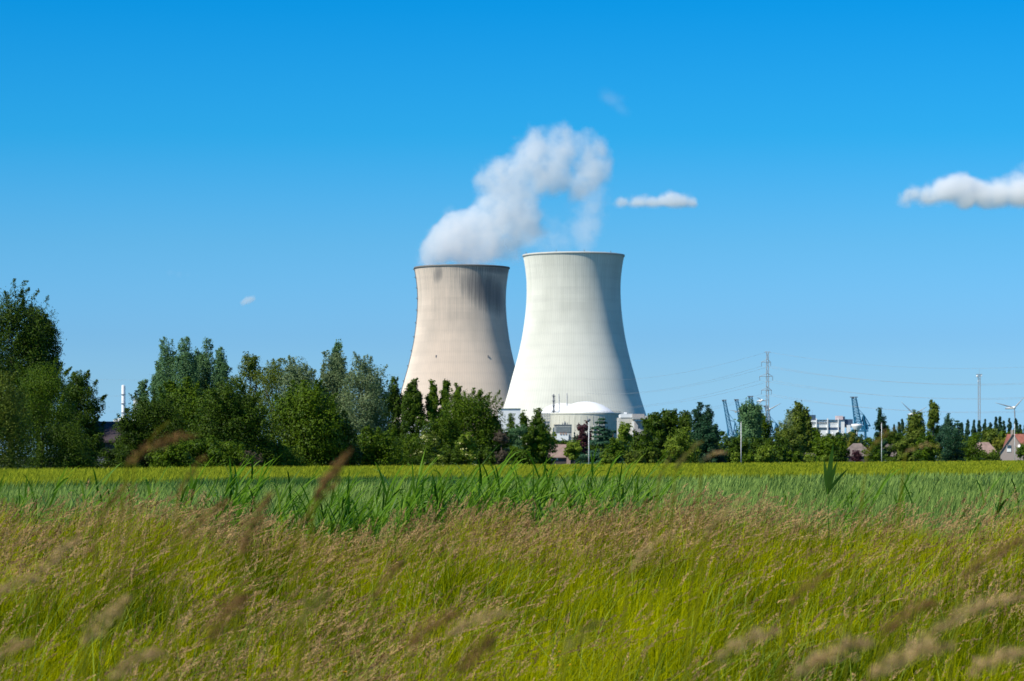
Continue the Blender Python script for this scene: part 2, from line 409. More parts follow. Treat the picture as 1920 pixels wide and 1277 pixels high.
# single tall stalks close to the lens, out of focus
ST_TAN = [leafmat('near seed head a', (.13, .065, .02), (.34, .19, .07), .2, .7, .2, 8), leafmat('near seed head b', (.36, .23, .10), (.68, .48, .23), .25, .7, .2, 8),
          leafmat('near seed head c', (.14, .13, .03), (.30, .26, .08), .25, .7, .2, 8)]
def near_stalk(tx, ty, bx, by, D, col, dens, width, label, group='out of focus grass stalks close to the lens', arch=0.):
    """seed head from base pixel (bx,by) to tip pixel (tx,ty) at distance D, on a culm rooted in the bank"""
    tip = Vector((X(tx, D), D, Z(ty, D))); base = Vector((X(bx, D), D + .02, Z(by, D)))
    d = tip - base; rx = base.x - d.x * .9 - .05
    rz = float(gz(rx, D)); root = Vector((rx, D + .05, rz))
    t = thing('grass_stalk', root, label, 'grass stalk', group)
    c1 = Vector((root.x + (base.x - root.x) * .45, root.y, root.z + (base.z - root.z) * .62))
    pts = [root, c1, base]; P = []
    for i in range(9):
        q = i / 8; P.append((1 - q) ** 2 * root + 2 * q * (1 - q) * (c1 + Vector((0, 0, .05))) + q * q * base)
    up = Vector((0, 0, arch)); H = []
    for i in range(1, 9):
        q = i / 8; H.append(base.lerp(tip, q) + up * (4 * q * (1 - q)))
    MB().tube([p - root for p in P + H], [.0017] * 9 + [.0012] * 8, 5).build('culm', CULM, t)
    ns = int(dens * (.8 if 'field edge' in label or 'arching brown' in label else .36)); width *= 1.15 if D > 3.5 else .85; q = rng.uniform(0, 1, ns)
    Hn = np.array([list(p - root) for p in [base] + H]); f = q * 8; i0 = np.minimum(f.astype(int), 7)
    c = Hn[i0] + (Hn[i0 + 1] - Hn[i0]) * (f - i0)[:, None]
    r = width * np.sin(np.pi * (.12 + .86 * q)) * rng.uniform(0, 1, ns) ** .6; an = rng.uniform(0, 6.283, ns)
    c += np.stack([np.cos(an) * r, np.sin(an) * r, rng.normal(0, .6, ns) * r], 1)
    ax = np.array(list(d.normalized()))[None] + rng.normal(0, .45, (ns, 3)); ax /= np.linalg.norm(ax, axis=1)[:, None]
    sd_ = np.cross(ax, rng.normal(0, 1, (ns, 3))); sd_ /= np.linalg.norm(sd_, axis=1)[:, None]
    sl = .0033 * rng.uniform(.7, 1.4, ns)[:, None]
    quads('seed_head', np.stack([c - ax * sl, c + sd_ * sl * .4, c + ax * sl, c - sd_ * sl * .4], 1), ST_TAN[col], t, tint=rng.uniform(0, 1, ns))
    return t
NS = [  # tip, base, distance, colour, spikelets, radius, label, arch
 (372, 818, 236, 868, 4.2, 0, 420, .008, 'arching brown seed head in front of the bushes, left of centre', .012),
 (385, 856, 330, 930, 4.0, 0, 200, .007, 'faint brown seed head below the arching one at left', .006),
 (660, 842, 588, 936, 4.2, 0, 700, .008, 'dark brown seed head crossing the field edge below the tall poplars', .002),
 (318, 790, 250, 868, 5.2, 0, 90, .006, 'very thin pale brown stem left of the arching seed head', .008),
 (1318, 828, 1268, 880, 5.5, 2, 260, .006, 'thin olive seed head before the light green tree right of the reactor', .008),
 (1362, 850, 1318, 864, 5.5, 1, 170, .004, 'pale arched seed head lying along the far field edge', .006),
 (1262, 846, 1236, 900, 6.0, 2, 160, .005, 'short olive seed head at the right of the reactor building', .002),
 (510, 925, 450, 1035, 3.9, 0, 760, .011, 'dark brown blurred seed head in the left of the meadow', .006),
 (430, 935, 345, 1010, 4.4, 0, 380, .010, 'brown blurred seed head beside the reeds at left', .006),
 (240, 905, 180, 985, 4.6, 0, 320, .008, 'slim brown seed head in front of the wheat at far left', .006),
 (640, 900, 560, 985, 4.6, 0, 260, .008, 'brown seed head leaning over the reeds left of the towers', .006),
 (250, 1118, 150, 1210, 3.6, 1, 620, .013, 'pale tan blurred seed head low at left', .006),
 (60, 1205, -40, 1260, 3.4, 1, 520, .013, 'pale blurred seed head in the lower left corner', .008),
 (460, 1120, 395, 1200, 3.6, 0, 900, .020, 'dark blurred cluster of seeds in the lower left meadow', .01),
 (310, 1225, 205, 1277, 3.2, 1, 620, .014, 'tan blurred seed head on the lower edge left of centre', .01),
 (960, 1150, 840, 1195, 3.6, 1, 560, .008, 'pale arched seed head low in the centre', .010),
 (860, 1150, 770, 1210, 3.8, 0, 700, .014, 'brown blurred seed head low in the centre', .006),
 (760, 1050, 700, 1120, 4.4, 0, 420, .010, 'brown blurred seed head left of centre in the meadow', .004),
 (930, 1195, 860, 1262, 3.3, 0, 520, .014, 'pinkish brown blurred tuft near the lower edge in the centre', .004),
 (1240, 1010, 1180, 1075, 4.6, 1, 300, .007, 'tan seed head below the white tower', .006),
 (1400, 935, 1325, 1000, 4.8, 1, 280, .006, 'tan seed head crossing the wheat right of centre', .006),
 (1560, 1075, 1480, 1140, 4.0, 0, 420, .010, 'brown blurred seed head in the right of the meadow', .008),
 (1460, 1185, 1345, 1240, 3.4, 1, 620, .013, 'pale tan blurred seed head low right of centre', .008),
 (1640, 1205, 1500, 1268, 3.1, 1, 860, .015, 'broad pale blurred seed head on the lower edge at right', .010),
 (1790, 1215, 1640, 1270, 3.0, 1, 860, .016, 'broad tan blurred seed head on the lower edge far right', .012),
 (1930, 1120, 1750, 1190, 3.4, 1, 980, .013, 'long pale blurred seed head leaning out at the right edge', .010),
 (1925, 1010, 1810, 1085, 3.8, 0, 620, .011, 'brown blurred seed head at the right edge above the long pale one', .006),
 (1760, 1130, 1660, 1190, 3.6, 0, 620, .013, 'brown blurred seed head beside the long pale one', .008),
 (1935, 1225, 1830, 1265, 3.1, 1, 620, .014, 'tan blurred seed head in the lower right corner', .008),
 (1690, 800, 1628, 850, 5.8, 0, 150, .006, 'thin rusty seed head in front of the conifer at right', .01),
 (1760, 838, 1700, 850, 6.0, 1, 110, .004, 'pale thin seed head arched in front of the far roofs', .01),
 (620, 1110, 560, 1170, 3.9, 2, 380, .012, 'olive blurred seed head in the lower meadow', .006),
 (1130, 1165, 1060, 1225, 3.6, 2, 380, .012, 'olive brown blurred tuft low right of centre', .006),
 (150, 1010, 70, 1075, 4.2, 1, 420, .011, 'tan blurred seed head at far left of the meadow', .006),
 (80, 1085, -20, 1120, 3.9, 1, 420, .011, 'tan blurred seed head at the left edge', .008),
]
for a in NS: near_stalk(*a[:9], arch=a[9])

# ------------------------------------------------------------------ reeds
REED = leafmat('reed leaf', (.035, .12, .006), (.19, .36, .02), .48, .4, .45, 2)
REEDB = leafmat('reed leaf bright', (.06, .17, .006), (.30, .46, .04), .5, .4, .45, 2)
def reed_proto(h, nl, mat, seed):
    r = np.random.default_rng(seed)
    st = MB(); lean = r.uniform(.08, .3)
    f = lambda q: Vector((lean * h * q * q, 0, h * q * .97))
    st.tube([f(i / 6) for i in range(7)], [.006, .0055, .005, .0045, .004, .003, .0015], 5)
    t = thing('reed', (0, 0, 0), 'leafy green reed leaning right at the edge of the bank', 'reed', 'reeds along the ditch')
    st.build('stem', mat, t)
    q = np.linspace(.22, .99, nl); az = np.where(r.uniform(0, 1, nl) < .78, r.normal(0, .7, nl), r.normal(3.1, .5, nl))
    root = np.array([list(f(a)) for a in q]); ln = r.uniform(.23, .42, nl) * (1.1 - .35 * q)
    V = []; T = []; ns = 5; r_dr = np.where(r.uniform(0, 1, nl) < .25, r.uniform(.5, .9, nl), r.uniform(.0, .35, nl))
    for i in range(nl):
        up = r.uniform(.5, 1.5) if q[i] < .8 else 1.7
        d = np.array([np.cos(az[i]), np.sin(az[i]), 0.]); sdv = np.array([-np.sin(az[i]), np.cos(az[i]), 0.])
        tw = r.uniform(-.9, .9); wd = r.uniform(.013, .024)
        pr = []
        for j in range(ns + 1):
            s_ = j / ns
            c = root[i] + d * ln[i] * s_ * (1.05 - .3 * up) + np.array([0, 0, 1.]) * ln[i] * (up * s_ * .62 - r_dr[i] * s_ ** 2.6)
            ww = wd * .5 * (1 - s_) ** .65 * (.55 + .45 * min(1, s_ * 5)); sv_ = sdv * np.cos(tw) + np.array([0, 0, 1.]) * np.sin(tw)
            pr.append((c - sv_ * ww, c + sv_ * ww))
        for j in range(ns): V += [pr[j][0], pr[j][1], pr[j + 1][1], pr[j + 1][0]]; T.append(r.uniform(0, 1) if j == 0 else T[-1])
    quads('leaves', V, mat, t, tint=T)
    return t
protos = [reed_proto(1.0, 19, REED, 1), reed_proto(1.0, 17, REEDB, 2), reed_proto(1.0, 20, REED, 3), reed_proto(1.0, 16, REED, 4), reed_proto(1.0, 18, REED, 5)]
used = set()
def place_reed(px, toprow, D, k=None, label=None, group=None, rz=None):
    k = random.randrange(5) if k is None else k
    o = protos[k] if k not in used else copy_tree(protos[k]); used.add(k)
    x = X(px, D); z0 = float(gz(x, D)); hh = Z(toprow, D) - z0
    o.location = (x - hh * .15, D, z0 - .02); s = hh
    s *= 1.06; o.scale = (s, s, s); o.rotation_euler = (random.uniform(-.12, .12), random.uniform(.05, .38), random.gauss(0, .5) if rz is None else rz)
    if label: o['label'] = label
    if group: o['group'] = group
    return o
random.seed(3)
# photo: dense from 620 to 1200, looser at left, a few at right
for i in range(178):
    px = random.triangular(520, 1235, 850); top = random.uniform(884, 955) + (26 if px < 720 or px > 1190 else 0)
    place_reed(px, top, random.uniform(23.6, 26.6))
for i in range(92):
    px = random.uniform(-60, 150) if i % 4 == 0 else random.uniform(280, 660); place_reed(px, random.uniform(900, 955) + (22 if px > 480 else 0), random.uniform(23.8, 27))
for i in range(14):
    px = random.uniform(1200, 1980); place_reed(px, random.uniform(912, 950), random.uniform(24.5, 28))
for px, top in ((1085, 868), (1100, 876), (1112, 872), (1075, 880)):
    place_reed(px, top, 22.8 + random.random(), 0, 'dense tall dark reed, one of the clump below the reactor dome', 'tall dark reeds below the reactor dome')
place_reed(40, 880, 22, 2, 'big dark reed leaf clump at the far left edge of the field', 'single tall reeds', 0)
place_reed(930, 866, 23.5, 3, 'tall bright reed rising over the field edge left of the white tower foot', 'single tall reeds')
place_reed(1170, 868, 23.5, 1, 'bright reed leaning right at the right foot of the dome', 'single tall reeds')
place_reed(368, 868, 24, 3, 'slender upright reed standing above the field edge at left', 'single tall reeds')
for px, top in ((1530, 925), (1556, 915), (1575, 930), (1510, 940), (1596, 936), (1545, 935)):
    place_reed(px, top, random.uniform(22.4, 24.5))
# one blurred leafy shoot near the lens
t = thing('reed', (X(1552, 22), 22, float(gz(X(1552, 22), 22))), 'blurred dark green leafy shoot rising over the field edge at right', 'reed', 'single tall reeds')
NB = leafmat('near reed leaf', (.04, .12, .012), (.12, .24, .03), .35, .45, .4, 6)
b = Vector(t.location); st = MB(); topz = Z(915, 22) - b.z
st.tube([(0, 0, 0), (.01, 0, topz * .5), (.0, 0, topz)], [.004, .004, .004], 6).build('stem', REEDB, t)
for lx, lz, wd in ((.02, .155, .018), (.075, .075, .014), (-.012, .10, .016), (.035, .10, .016), (.012, .06, .018)):
    V = []; pr = []; lx *= 2.2; lz *= 2.35; wd *= 2.2
    for j in range(7):
        s_ = j / 6; c = Vector((lx * s_ ** 1.3, .01 * s_, topz - .05 + (lz + .03) * s_)); w_ = wd * .5 * math.sin(math.pi * min(1, .12 + .88 * s_)) + .001
        pr.append((c - Vector((w_, w_ * .3, 0)), c + Vector((w_, w_ * .3, 0))))
    for j in range(6): V += [pr[j][0], pr[j][1], pr[j + 1][1], pr[j + 1][0]]
    quads('leaf', [list(v) for v in V], NB, t, tint=[.4] * 6)

# buttercups
YEL = plain('yellow petals', (.75, .34, .01), .5)
GST = plain('green stem', (.10, .18, .02), .6)
FL = None
for px, py, lab in ((1048, 1224, 'small orange yellow flower low in the meadow below the towers'), (1068, 1249, 'lower of the two orange yellow flowers below the towers'),
                    (646, 1262, 'small yellow flower on the lower edge left of centre'), (498, 1066, 'tiny yellow flower in the left of the meadow'),
                    (1046, 1250, 'dim orange flower just left of the lower yellow one'), (1805, 1193, 'small yellow flower in the right of the meadow')):
    for D in np.arange(14, 22.9, .1):
        if Z(py, D) < float(gz(X(px, D), D)) + .46: break
    D = float(D) ; x = X(px, D); z0 = float(gz(x, D)); hh = Z(py, D) - z0
    f = thing('buttercup', (x, D, z0), lab, 'flower', 'yellow flowers in the meadow')
    MB().tube([(0, 0, 0), (.01, 0, hh * .6), (0, 0, hh)], .0018, 5).build('stem', GST, f)
    mb = MB()
    for k in range(5):
        a = 2 * math.pi * k / 5; c, s_ = math.cos(a), math.sin(a)
        mb.add([(0, 0, hh), (c * .010 - s_ * .008, s_ * .010 + c * .008, hh + .006), (c * .018, s_ * .018, hh + .012), (c * .010 + s_ * .008, s_ * .010 - c * .008, hh + .006)], [(0, 1, 2, 3)])
    mb.build('petals', YEL, f)

# ------------------------------------------------------------------ cooling towers
PROF = [(75, 0), (66, 12), (62.5, 24), (59, 35), (56.2, 43), (54.0, 50), (49.8, 66), (45.8, 80), (43.4, 90), (41.2, 101), (39.6, 112), (38.5, 122), (37.95, 132), (37.9, 138),
        (38.1, 145), (38.7, 151), (39.5, 157), (40.4, 162), (41.0, 164.6)]
def tower(name, label, px, D, k, mat, ladder):
    t = thing(name, (X(px, D), D, 0), label, 'cooling tower')
    zz = np.linspace(10, 164.6, 90); rr = np.interp(zz, [p[1] for p in PROF], [p[0] for p in PROF])
    # smooth the profile
    for _ in range(6): rr[1:-1] = (rr[:-2] + 2 * rr[1:-1] + rr[2:]) / 4
    n = 180; pr = [(r, z) for r, z in zip(rr, zz)]
    pr += [(rr[-1] - 1.2, zz[-1]), (rr[-1] - 1.3, zz[-1] - 1)] + [(rr[i] - 1.2, zz[i]) for i in range(86, -1, -6)]
    V = []; 
    for r, z in pr:
        for j in range(n): a = 2 * math.pi * j / n; V.append((r * math.cos(a) * k, r * math.sin(a) * k, z * k))
    Fq = [(i * n + j, i * n + (j + 1) % n, (i + 1) * n + (j + 1) % n, (i + 1) * n + j) for i in range(len(pr) - 1) for j in range(n)]
    o = indexed('shell', V, Fq, mat, t, smooth=True)
    uv = o.data.uv_layers.new(name='shell'); uvs = np.zeros((len(Fq) * 4, 2), dtype=np.float32)
    for q, (i, j) in enumerate((i, j) for i in range(len(pr) - 1) for j in range(n)):
        u0, u1 = j / n, (j + 1) / n; z0, z1 = pr[i][1], pr[i + 1][1]
        uvs[q * 4:q * 4 + 4] = ((u0, z0), (u1, z0), (u1, z1), (u0, z1))
    uv.data.foreach_set('uv', uvs.ravel())
    rim = MB()
    rr_ = rr[-1]; rim.lathe((0, 0, 0), [((rr_ + .02) * k, 163.4 * k), ((rr_ + .35) * k, 163.6 * k), ((rr_ + .35) * k, 164.9 * k), ((rr_ - .3) * k, 165.0 * k), ((rr_ - 1.5) * k, 164.7 * k)], 120)
    rim.build('rim', mat if False else CONC if not ladder else plain('weathered rim', (.16, .15, .14), .9), t)
    legs = MB()
    for j in range(36):
        for s_ in (-1, 1):
            a = 2 * math.pi * j / 36; b = a + s_ * math.pi / 36
            legs.tube([(73.5 * k * math.cos(a), 73.5 * k * math.sin(a), 0), (67 * k * math.cos(b), 67 * k * math.sin(b), 11 * k)], .6, 6)
    legs.build('support_legs', CONC, t)
    if ladder:
        ld = MB(); a = math.pi + .12
        for z in np.arange(14, 163, 3.0):
            r = (np.interp(z, [p[1] for p in PROF], [p[0] for p in PROF]) + .35) * k
            r2 = (np.interp(z + 3, [p[1] for p in PROF], [p[0] for p in PROF]) + .35) * k
            ld.tube([(r * math.cos(a), r * math.sin(a), z * k), (r2 * math.cos(a), r2 * math.sin(a), (z + 3) * k)], .28, 5)
        ld.build('ladder', DKST, t)
        for z in (30, 43, 55, 67, 80, 93, 105, 117, 128, 138, 147, 156, 163):
            r = (np.interp(z, [p[1] for p in PROF], [p[0] for p in PROF]) + .9) * k
            MB().box((r * math.cos(a), r * math.sin(a), z * k), (1.3, 1.3, .7), a).build('platform', DKST, t)
        for px_, py_ in ((820, 671), (916, 671)):
            z = Z(py_, D) ; r = np.interp(z / k, [p[1] for p in PROF], [p[0] for p in PROF]) * k
            xx = (X(px_, D) - t.location.x); yy = -math.sqrt(r * r - xx * xx) - .3
            MB().box((xx, yy, z), (.9, .6, 2.0)).build('hatch', DKST, t)
    else:
        for a in (4.35, 4.9, 5.5, 3.5):
            MB().tube([(rr_ * k * math.cos(a), rr_ * k * math.sin(a), 164), (rr_ * k * math.cos(a), rr_ * k * math.sin(a), 166.4)], .25, 5).build('lightning_rod', DKST, t)
    return t
TW = towermat('white tower concrete', (.84, .82, .735), (.52, .52, .44), False)
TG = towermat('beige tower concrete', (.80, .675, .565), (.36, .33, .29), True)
tower('cooling_tower', 'taller looking clean white cooling tower on the right with no steam thick over it', 1075.5, 2300, 1.0, TW, False)
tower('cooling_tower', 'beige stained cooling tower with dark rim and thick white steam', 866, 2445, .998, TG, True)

# ------------------------------------------------------------------ plant buildings
def boxthing(name, label, cat, px0, px1, top, bot, D, depth, mat, group=None, rz=0):
    """body of a building whose front face fills the pixel rectangle"""
    cx = X((px0 + px1) / 2, D); t = thing(name, (cx, D, 0), label, cat, group, rz)
    wd = (px1 - px0) / F * D; z1 = Z(top, D); z0 = 0 if bot is None else Z(bot, D)
    MB().box((0, depth / 2, (z0 + z1) / 2), (wd, depth, z1 - z0)).build('wall', mat, t)
    return t, wd, z0, z1
def addbox(t, name, px0, px1, top, bot, D, yoff, depth, mat):
    """part of thing t given by pixels on its front plane; yoff is how far it stands proud"""
    lx = t.location.x; z1, z0 = Z(top, D), Z(bot, D)
    return MB().box((X((px0 + px1) / 2, D) - lx, D - t.location.y - yoff + depth / 2, (z0 + z1) / 2), ((px1 - px0) / F * D, depth, z1 - z0)).build(name, mat, t)
DOMEW = plain('dome white', (.86, .87, .88), .45, var=.02)
m, N_, L_, P_ = newmat('reactor drum concrete')
g_ = N_.new('ShaderNodeNewGeometry'); mp = N_.new('ShaderNodeMapping'); mp.inputs['Scale'].default_value = (.5, .5, .06); L_.new(g_.outputs['Position'], mp.inputs[0])
t_ = noise(N_, L_, 1, 6, mp.outputs[0]); r_ = rampn(N_, L_, t_.outputs['Fac'], [(.3, (.50, .48, .40)), (.7, (.62, .60, .51))])
L_.new(r_.outputs[0], P_.inputs['Base Color']); P_.inputs['Roughness'].default_value = .9; DRUM = m
def reactor(label, px, D, hw, drum_top, dome_hw, dome_top):
    t = thing('reactor_building', (X(px, D), D, 0), label, 'reactor building', 'reactor containment buildings')
    r = hw / F * D; zt = Z(drum_top, D); rd = dome_hw / F * D; h = Z(dome_top, D) - zt
    MB().lathe((0, 0, 0), [(r, 0), (r, zt - 1.2), (r + .35, zt - 1.2), (r + .35, zt), (.01, zt)], 72, False).build('drum', DRUM, t)
    Rs = (rd * rd + h * h) / (2 * h); a0 = math.asin(rd / Rs)
    pr = [(max(.01, Rs * math.sin(a0 * (1 - i / 16))), zt + .05 + Rs * math.cos(a0 * (1 - i / 16)) - (Rs - h)) for i in range(17)]
    MB().lathe((0, 0, 0), [(rd, zt)] + pr, 72).build('dome', DOMEW, t)
    rib = MB()
    for k in range(36):
        a = k * math.pi / 18; rib.box(((r + .1) * math.cos(a), (r + .1) * math.sin(a), zt * .48), (.2, .3, zt * .9), a)
    rib.build('joint_strips', DRUM, t)
    rl = MB()
    for hz_ in (.6, 1.2): rl.lathe((0, 0, 0), [(r - .3, zt + hz_), (r - .2, zt + hz_ + .09), (r - .3, zt + hz_ + .09)], 72, False)
    for k in range(60):
        a = k * math.pi / 30; rl.tube([((r - .25) * math.cos(a), (r - .25) * math.sin(a), zt), ((r - .25) * math.cos(a), (r - .25) * math.sin(a), zt + 1.25)], .06, 4)
    rl.build('railing', STEEL, t)
    for a, h0, h1 in ((4.35, 6, 12), (4.9, 14, 17), (5.2, 4, 9), (4.05, 8, 20)):
        rr = r + .6; MB().tube([(rr * math.cos(a), rr * math.sin(a), 0), (rr * math.cos(a), rr * math.sin(a), h1 + 8)], .35, 6).build('pipe', GREYB, t)
    MB().box(((r + .1) * math.cos(4.6), (r + .1) * math.sin(4.6), 24), (3.2, .8, 2.2), 4.6 + math.pi / 2).build('hatch', DKST, t)
    return t
reactor('white domed reactor building on a broad beige drum, front and larger', 1098.5, 2100, 65.5, 774.5, 53, 753)
reactor('second white reactor dome half hidden left behind the front one', 1055, 2190, 50, 775, 46, 756)
for px, D, top, w_, mat, lab in ((1038, 2095, 739.5, 1.9, DKST, 'thickest and leftmost of the thin stacks by the dome, dark with platforms'), (1048, 2140, 738.5, .95, STEEL, 'thin grey middle stack by the dome'), (1063, 2142, 737, 1.0, STEEL, 'thin grey right stack behind the front dome')):
    t = thing('vent_stack', (X(px, D), D, 0), lab, 'stack', 'ventilation stacks')
    H = Z(top, D); r = w_ / F * D
    MB().tube([(0, 0, 0), (0, 0, H)], r * .85, 12).build('flue', mat, t)
    if w_ > 1.5:
        for k in range(4): MB().lathe((0, 0, H - 1.5 - k * 3.6), [(r * .8, 0), (r * 1.7, 0), (r * 1.7, .5), (r * .8, .5)], 12, False).build('platform', DKST, t)
    MB().tube([(r * 1.35, 0, 0), (r * 1.35, 0, H * .97)], .1, 5).build('ladder', STEEL, t)
# turbine hall (pale, left)
D = 2180
t, wd, z0, z1 = boxthing('turbine_hall', 'long pale low hall below the gap between the two towers', 'building', 934, 976, 767, None, D, 40, WHT2)
addbox(t, 'roof_edge', 933.5, 976.5, 765.5, 767, D, .6, 41, GREYB)
D = 2150
t, wd, z0, z1 = boxthing('turbine_hall', 'white windowless hall half hidden behind the poplars under the beige tower', 'building', 726, 812, 793, None, 2250, 40, WHT2)
addbox(t, 'roof_edge', 725.5, 812.5, 791, 793, 2250, .6, 41, GREYB)
# steel frame structure
D = 2080
t = thing('steel_gantry', (X(1024, D), D, 0), 'light lattice gantry standing left of the beige reactor drum', 'gantry')
mb = MB()
for px in (1017, 1021, 1026, 1031): mb.tube([(X(px, D) - t.location.x, 0, 0), (X(px, D) - t.location.x, 0, Z(775, D))], .22, 5)
for py in (775, 780, 785, 790, 796): mb.tube([(X(1016, D) - t.location.x, 0, Z(py, D)), (X(1032, D) - t.location.x, 0, Z(py, D))], .22, 5)
for a, b_ in ((1017, 1021), (1021, 1026), (1026, 1031)):
    for p0, p1 in ((775, 780), (780, 785), (785, 790)): mb.tube([(X(a, D) - t.location.x, 0, Z(p0, D)), (X(b_, D) - t.location.x, 0, Z(p1, D))], .16, 5)
mb.build('frame', STEEL, t); addbox(t, 'cladding', 1020, 1031, 790.5, 812, D, -.5, 8, CONC)
# louvred annex with white base
D = 2030
t, wd, z0, z1 = boxthing('plant_annex', 'grey louvred block with a white base in front of the reactor drum', 'building', 1040, 1072, 797, None, D, 26, GREYB)
addbox(t, 'parapet', 1039.5, 1072.5, 796, 797.4, D, .5, 27, DKST)
addbox(t, 'louvre_panel', 1042, 1070, 799, 810.5, D, .25, .6, plain('louvre', (.42, .42, .38), .7))
for k in range(6): addbox(t, 'slat', 1042, 1070, 800 + k * 1.8, 800.5 + k * 1.8, D, .5, .5, GREYB)
addbox(t, 'white_base', 1040, 1066, 813.5, 826, D, 1.2, 3, WHITE)
for k in range(4): addbox(t, 'roof_vent', 1054 + k * 3.2, 1055.4 + k * 3.2, 792.5, 796, D, -4, 2, DKST)
for k in range(3): addbox(t, 'bay', 1050 + k * 5, 1052.6 + k * 5, 811, 815, D, 1.6, 1, BRICK)
D = 1500
t, wd, z0, z1 = boxthing('blue_shed', 'low blue clad shed behind the brown roofed house', 'building', 1041, 1064, 826, None, D, 20, BLUE)
addbox(t, 'roof_edge', 1040, 1066, 824, 826, D, .4, 21, WHITE)
D = 2000
t, wd, z0, z1 = boxthing('auxiliary_building', 'beige concrete block with a white band joining the drum on the right', 'building', 1160, 1189, 783, None, D, 34, CONC)
addbox(t, 'white_band', 1163.5, 1186, 776.5, 783, D, .4, 34, WHT2); addbox(t, 'roof_box', 1170.5, 1176, 773, 776.6, D, -4, 6, WHITE)
addbox(t, 'roof_rail', 1163.5, 1186, 775.6, 776.3, D, -.2, .3, STEEL)
addbox(t, 'stair_tower', 1185.4, 1190, 790, 860, D, 1.2, 4, WHT2)
D = 1985
t, wd, z0, z1 = boxthing('auxiliary_building', 'grey block under an overhanging blue grey canopy right of the white tower foot', 'building', 1190, 1220, 789.5, None, D, 30, plain('grey pink concrete', (.40, .37, .36), .85))
addbox(t, 'canopy', 1187, 1224, 783, 786, D, 4, 34, GREYB); addbox(t, 'upper_block', 1187, 1209, 776, 783, D, -6, 22, plain('dull concrete', (.33, .31, .30), .85))
for px in (1189, 1194, 1200, 1207, 1214, 1221): addbox(t, 'canopy_post', px, px + .9, 786, 790, D, 3, .5, GREYB)
addbox(t, 'rooftop_unit', 1210, 1222, 779.5, 783, D, 0, 10, GREYB)
for px in (1196, 1204, 1213): addbox(t, 'window', px, px + 2, 799, 803, D, .25, .5, GLASS)

# tall white stack and buildings at the far left
D = 3000
t = thing('chimney_stack', (X(231, D), D, 0), 'tall plain white chimney rising in the gap between the left trees', 'chimney')
MB().lathe((0, 0, 0), [(2.1, 0), (1.75, Z(723, D)), (1.3, Z(722, D)), (1.2, Z(723, D))], 24).build('flue', WHT2, t)
MB().tube([(2.3, 0, 0), (2.2, 0, Z(724, D))], .16, 5).build('ladder', STEEL, t)
for py in (740, 757, 774): MB().lathe((0, 0, Z(py, D)), [(1.8, 0), (2.7, 0), (2.7, .6), (1.8, .6)], 20, False).build('platform', STEEL, t)
t, wd, z0, z1 = boxthing('factory_hall', 'small white industrial hall at the foot of the tall white chimney', 'building', 212, 246, 787, None, 2900, 40, WHITE)
addbox(t, 'roof_unit', 219, 227, 784, 787, 2900, -4, 8, WHITE)
t, wd, z0, z1 = boxthing('silo_block', 'white silo block peeping out between the dark trees and the pale poplar', 'building', 250, 260, 749, None, 2900, 20, WHITE)
addbox(t, 'roof_edge', 249.7, 260.3, 748, 749, 2900, .4, 21, GREYB)

# ------------------------------------------------------------------ office block, water tower
D = 1800
t, wd, z0, z1 = boxthing('office_building', 'white office block with window bands and projecting pilasters beside a blue crane', 'building', 1513, 1583.5, 788, None, D, 18, WHITE)
def strip(a, b_, y0, y1, mat=GLASS, nm='window_band', off=.12): return addbox(t, nm, a, b_, y0, y1, D, off, .4, mat)
for a, b_ in ((1517, 1529), (1532, 1550.5), (1553.5, 1571)):
    s_ = strip(a, b_, 790.5 if a > 1550 else 791, 795 if a < 1550 else 792.3)
    mb = MB(); nmul = int((b_ - a) / 2.2)
    for k in range(1, nmul):
        mb.box((X(a + (b_ - a) * k / nmul, D) - t.location.x, -.38, (Z(791, D) + Z(795, D)) / 2), (.22, .12, Z(791, D) - Z(795, D) if a < 1550 else .5))
    mb.build('mullions', WHITE, s_)
for a, b_ in ((1524, 1551), (1553.5, 1576)): strip(a, b_, 801.5, 806, DKBL if a > 1550 else GLASS)
for px in (1530.5, 1551.6, 1571.6): addbox(t, 'pilaster', px - .9, px + .9, 784.5, 812, D, 1.0, 2.2, WHITE)
addbox(t, 'roof_edge', 1529, 1583.5, 787, 788, D, .5, 18.6, DKBL)
addbox(t, 'plant_room', 1512, 1529.5, 778, 788, D, -.3, 12, DKBL)
addbox(t, 'penthouse', 1569, 1581, 779.6, 787, D, -1, 8, plain('pink render', (.62, .5, .5), .8)); addbox(t, 'penthouse_annex', 1581.2, 1585, 781, 787, D, -1.5, 8, DKBL)
addbox(t, 'side_wing', 1583.6, 1600, 786, 801, D, -3, 16, DKBL); addbox(t, 'low_wing', 1588, 1594.5, 797, 812, D, 1, 4, WHITE)  # the side wing's blue shade is put into its dark colour
addbox(t, 'antenna', 1523.8, 1524.1, 768, 778, D, -3, .15, STEEL)
t = thing('water_tower', (X(1606.5, 1750), 1750, 0), 'small white goblet shaped water tower right of the office block', 'water tower')
D = 1750; H = Z(795.5, D)
MB().lathe((0, 0, 0), [(1.5, 0), (.75, H * .5), (.75, H - 4.6)], 20).build('shaft', WHT2, t)
MB().lathe((0, 0, 0), [(.75, H - 4.6), (3.4, H - 1.3), (3.5, H), (.01, H + .3)], 24).build('tank', WHITE, t)

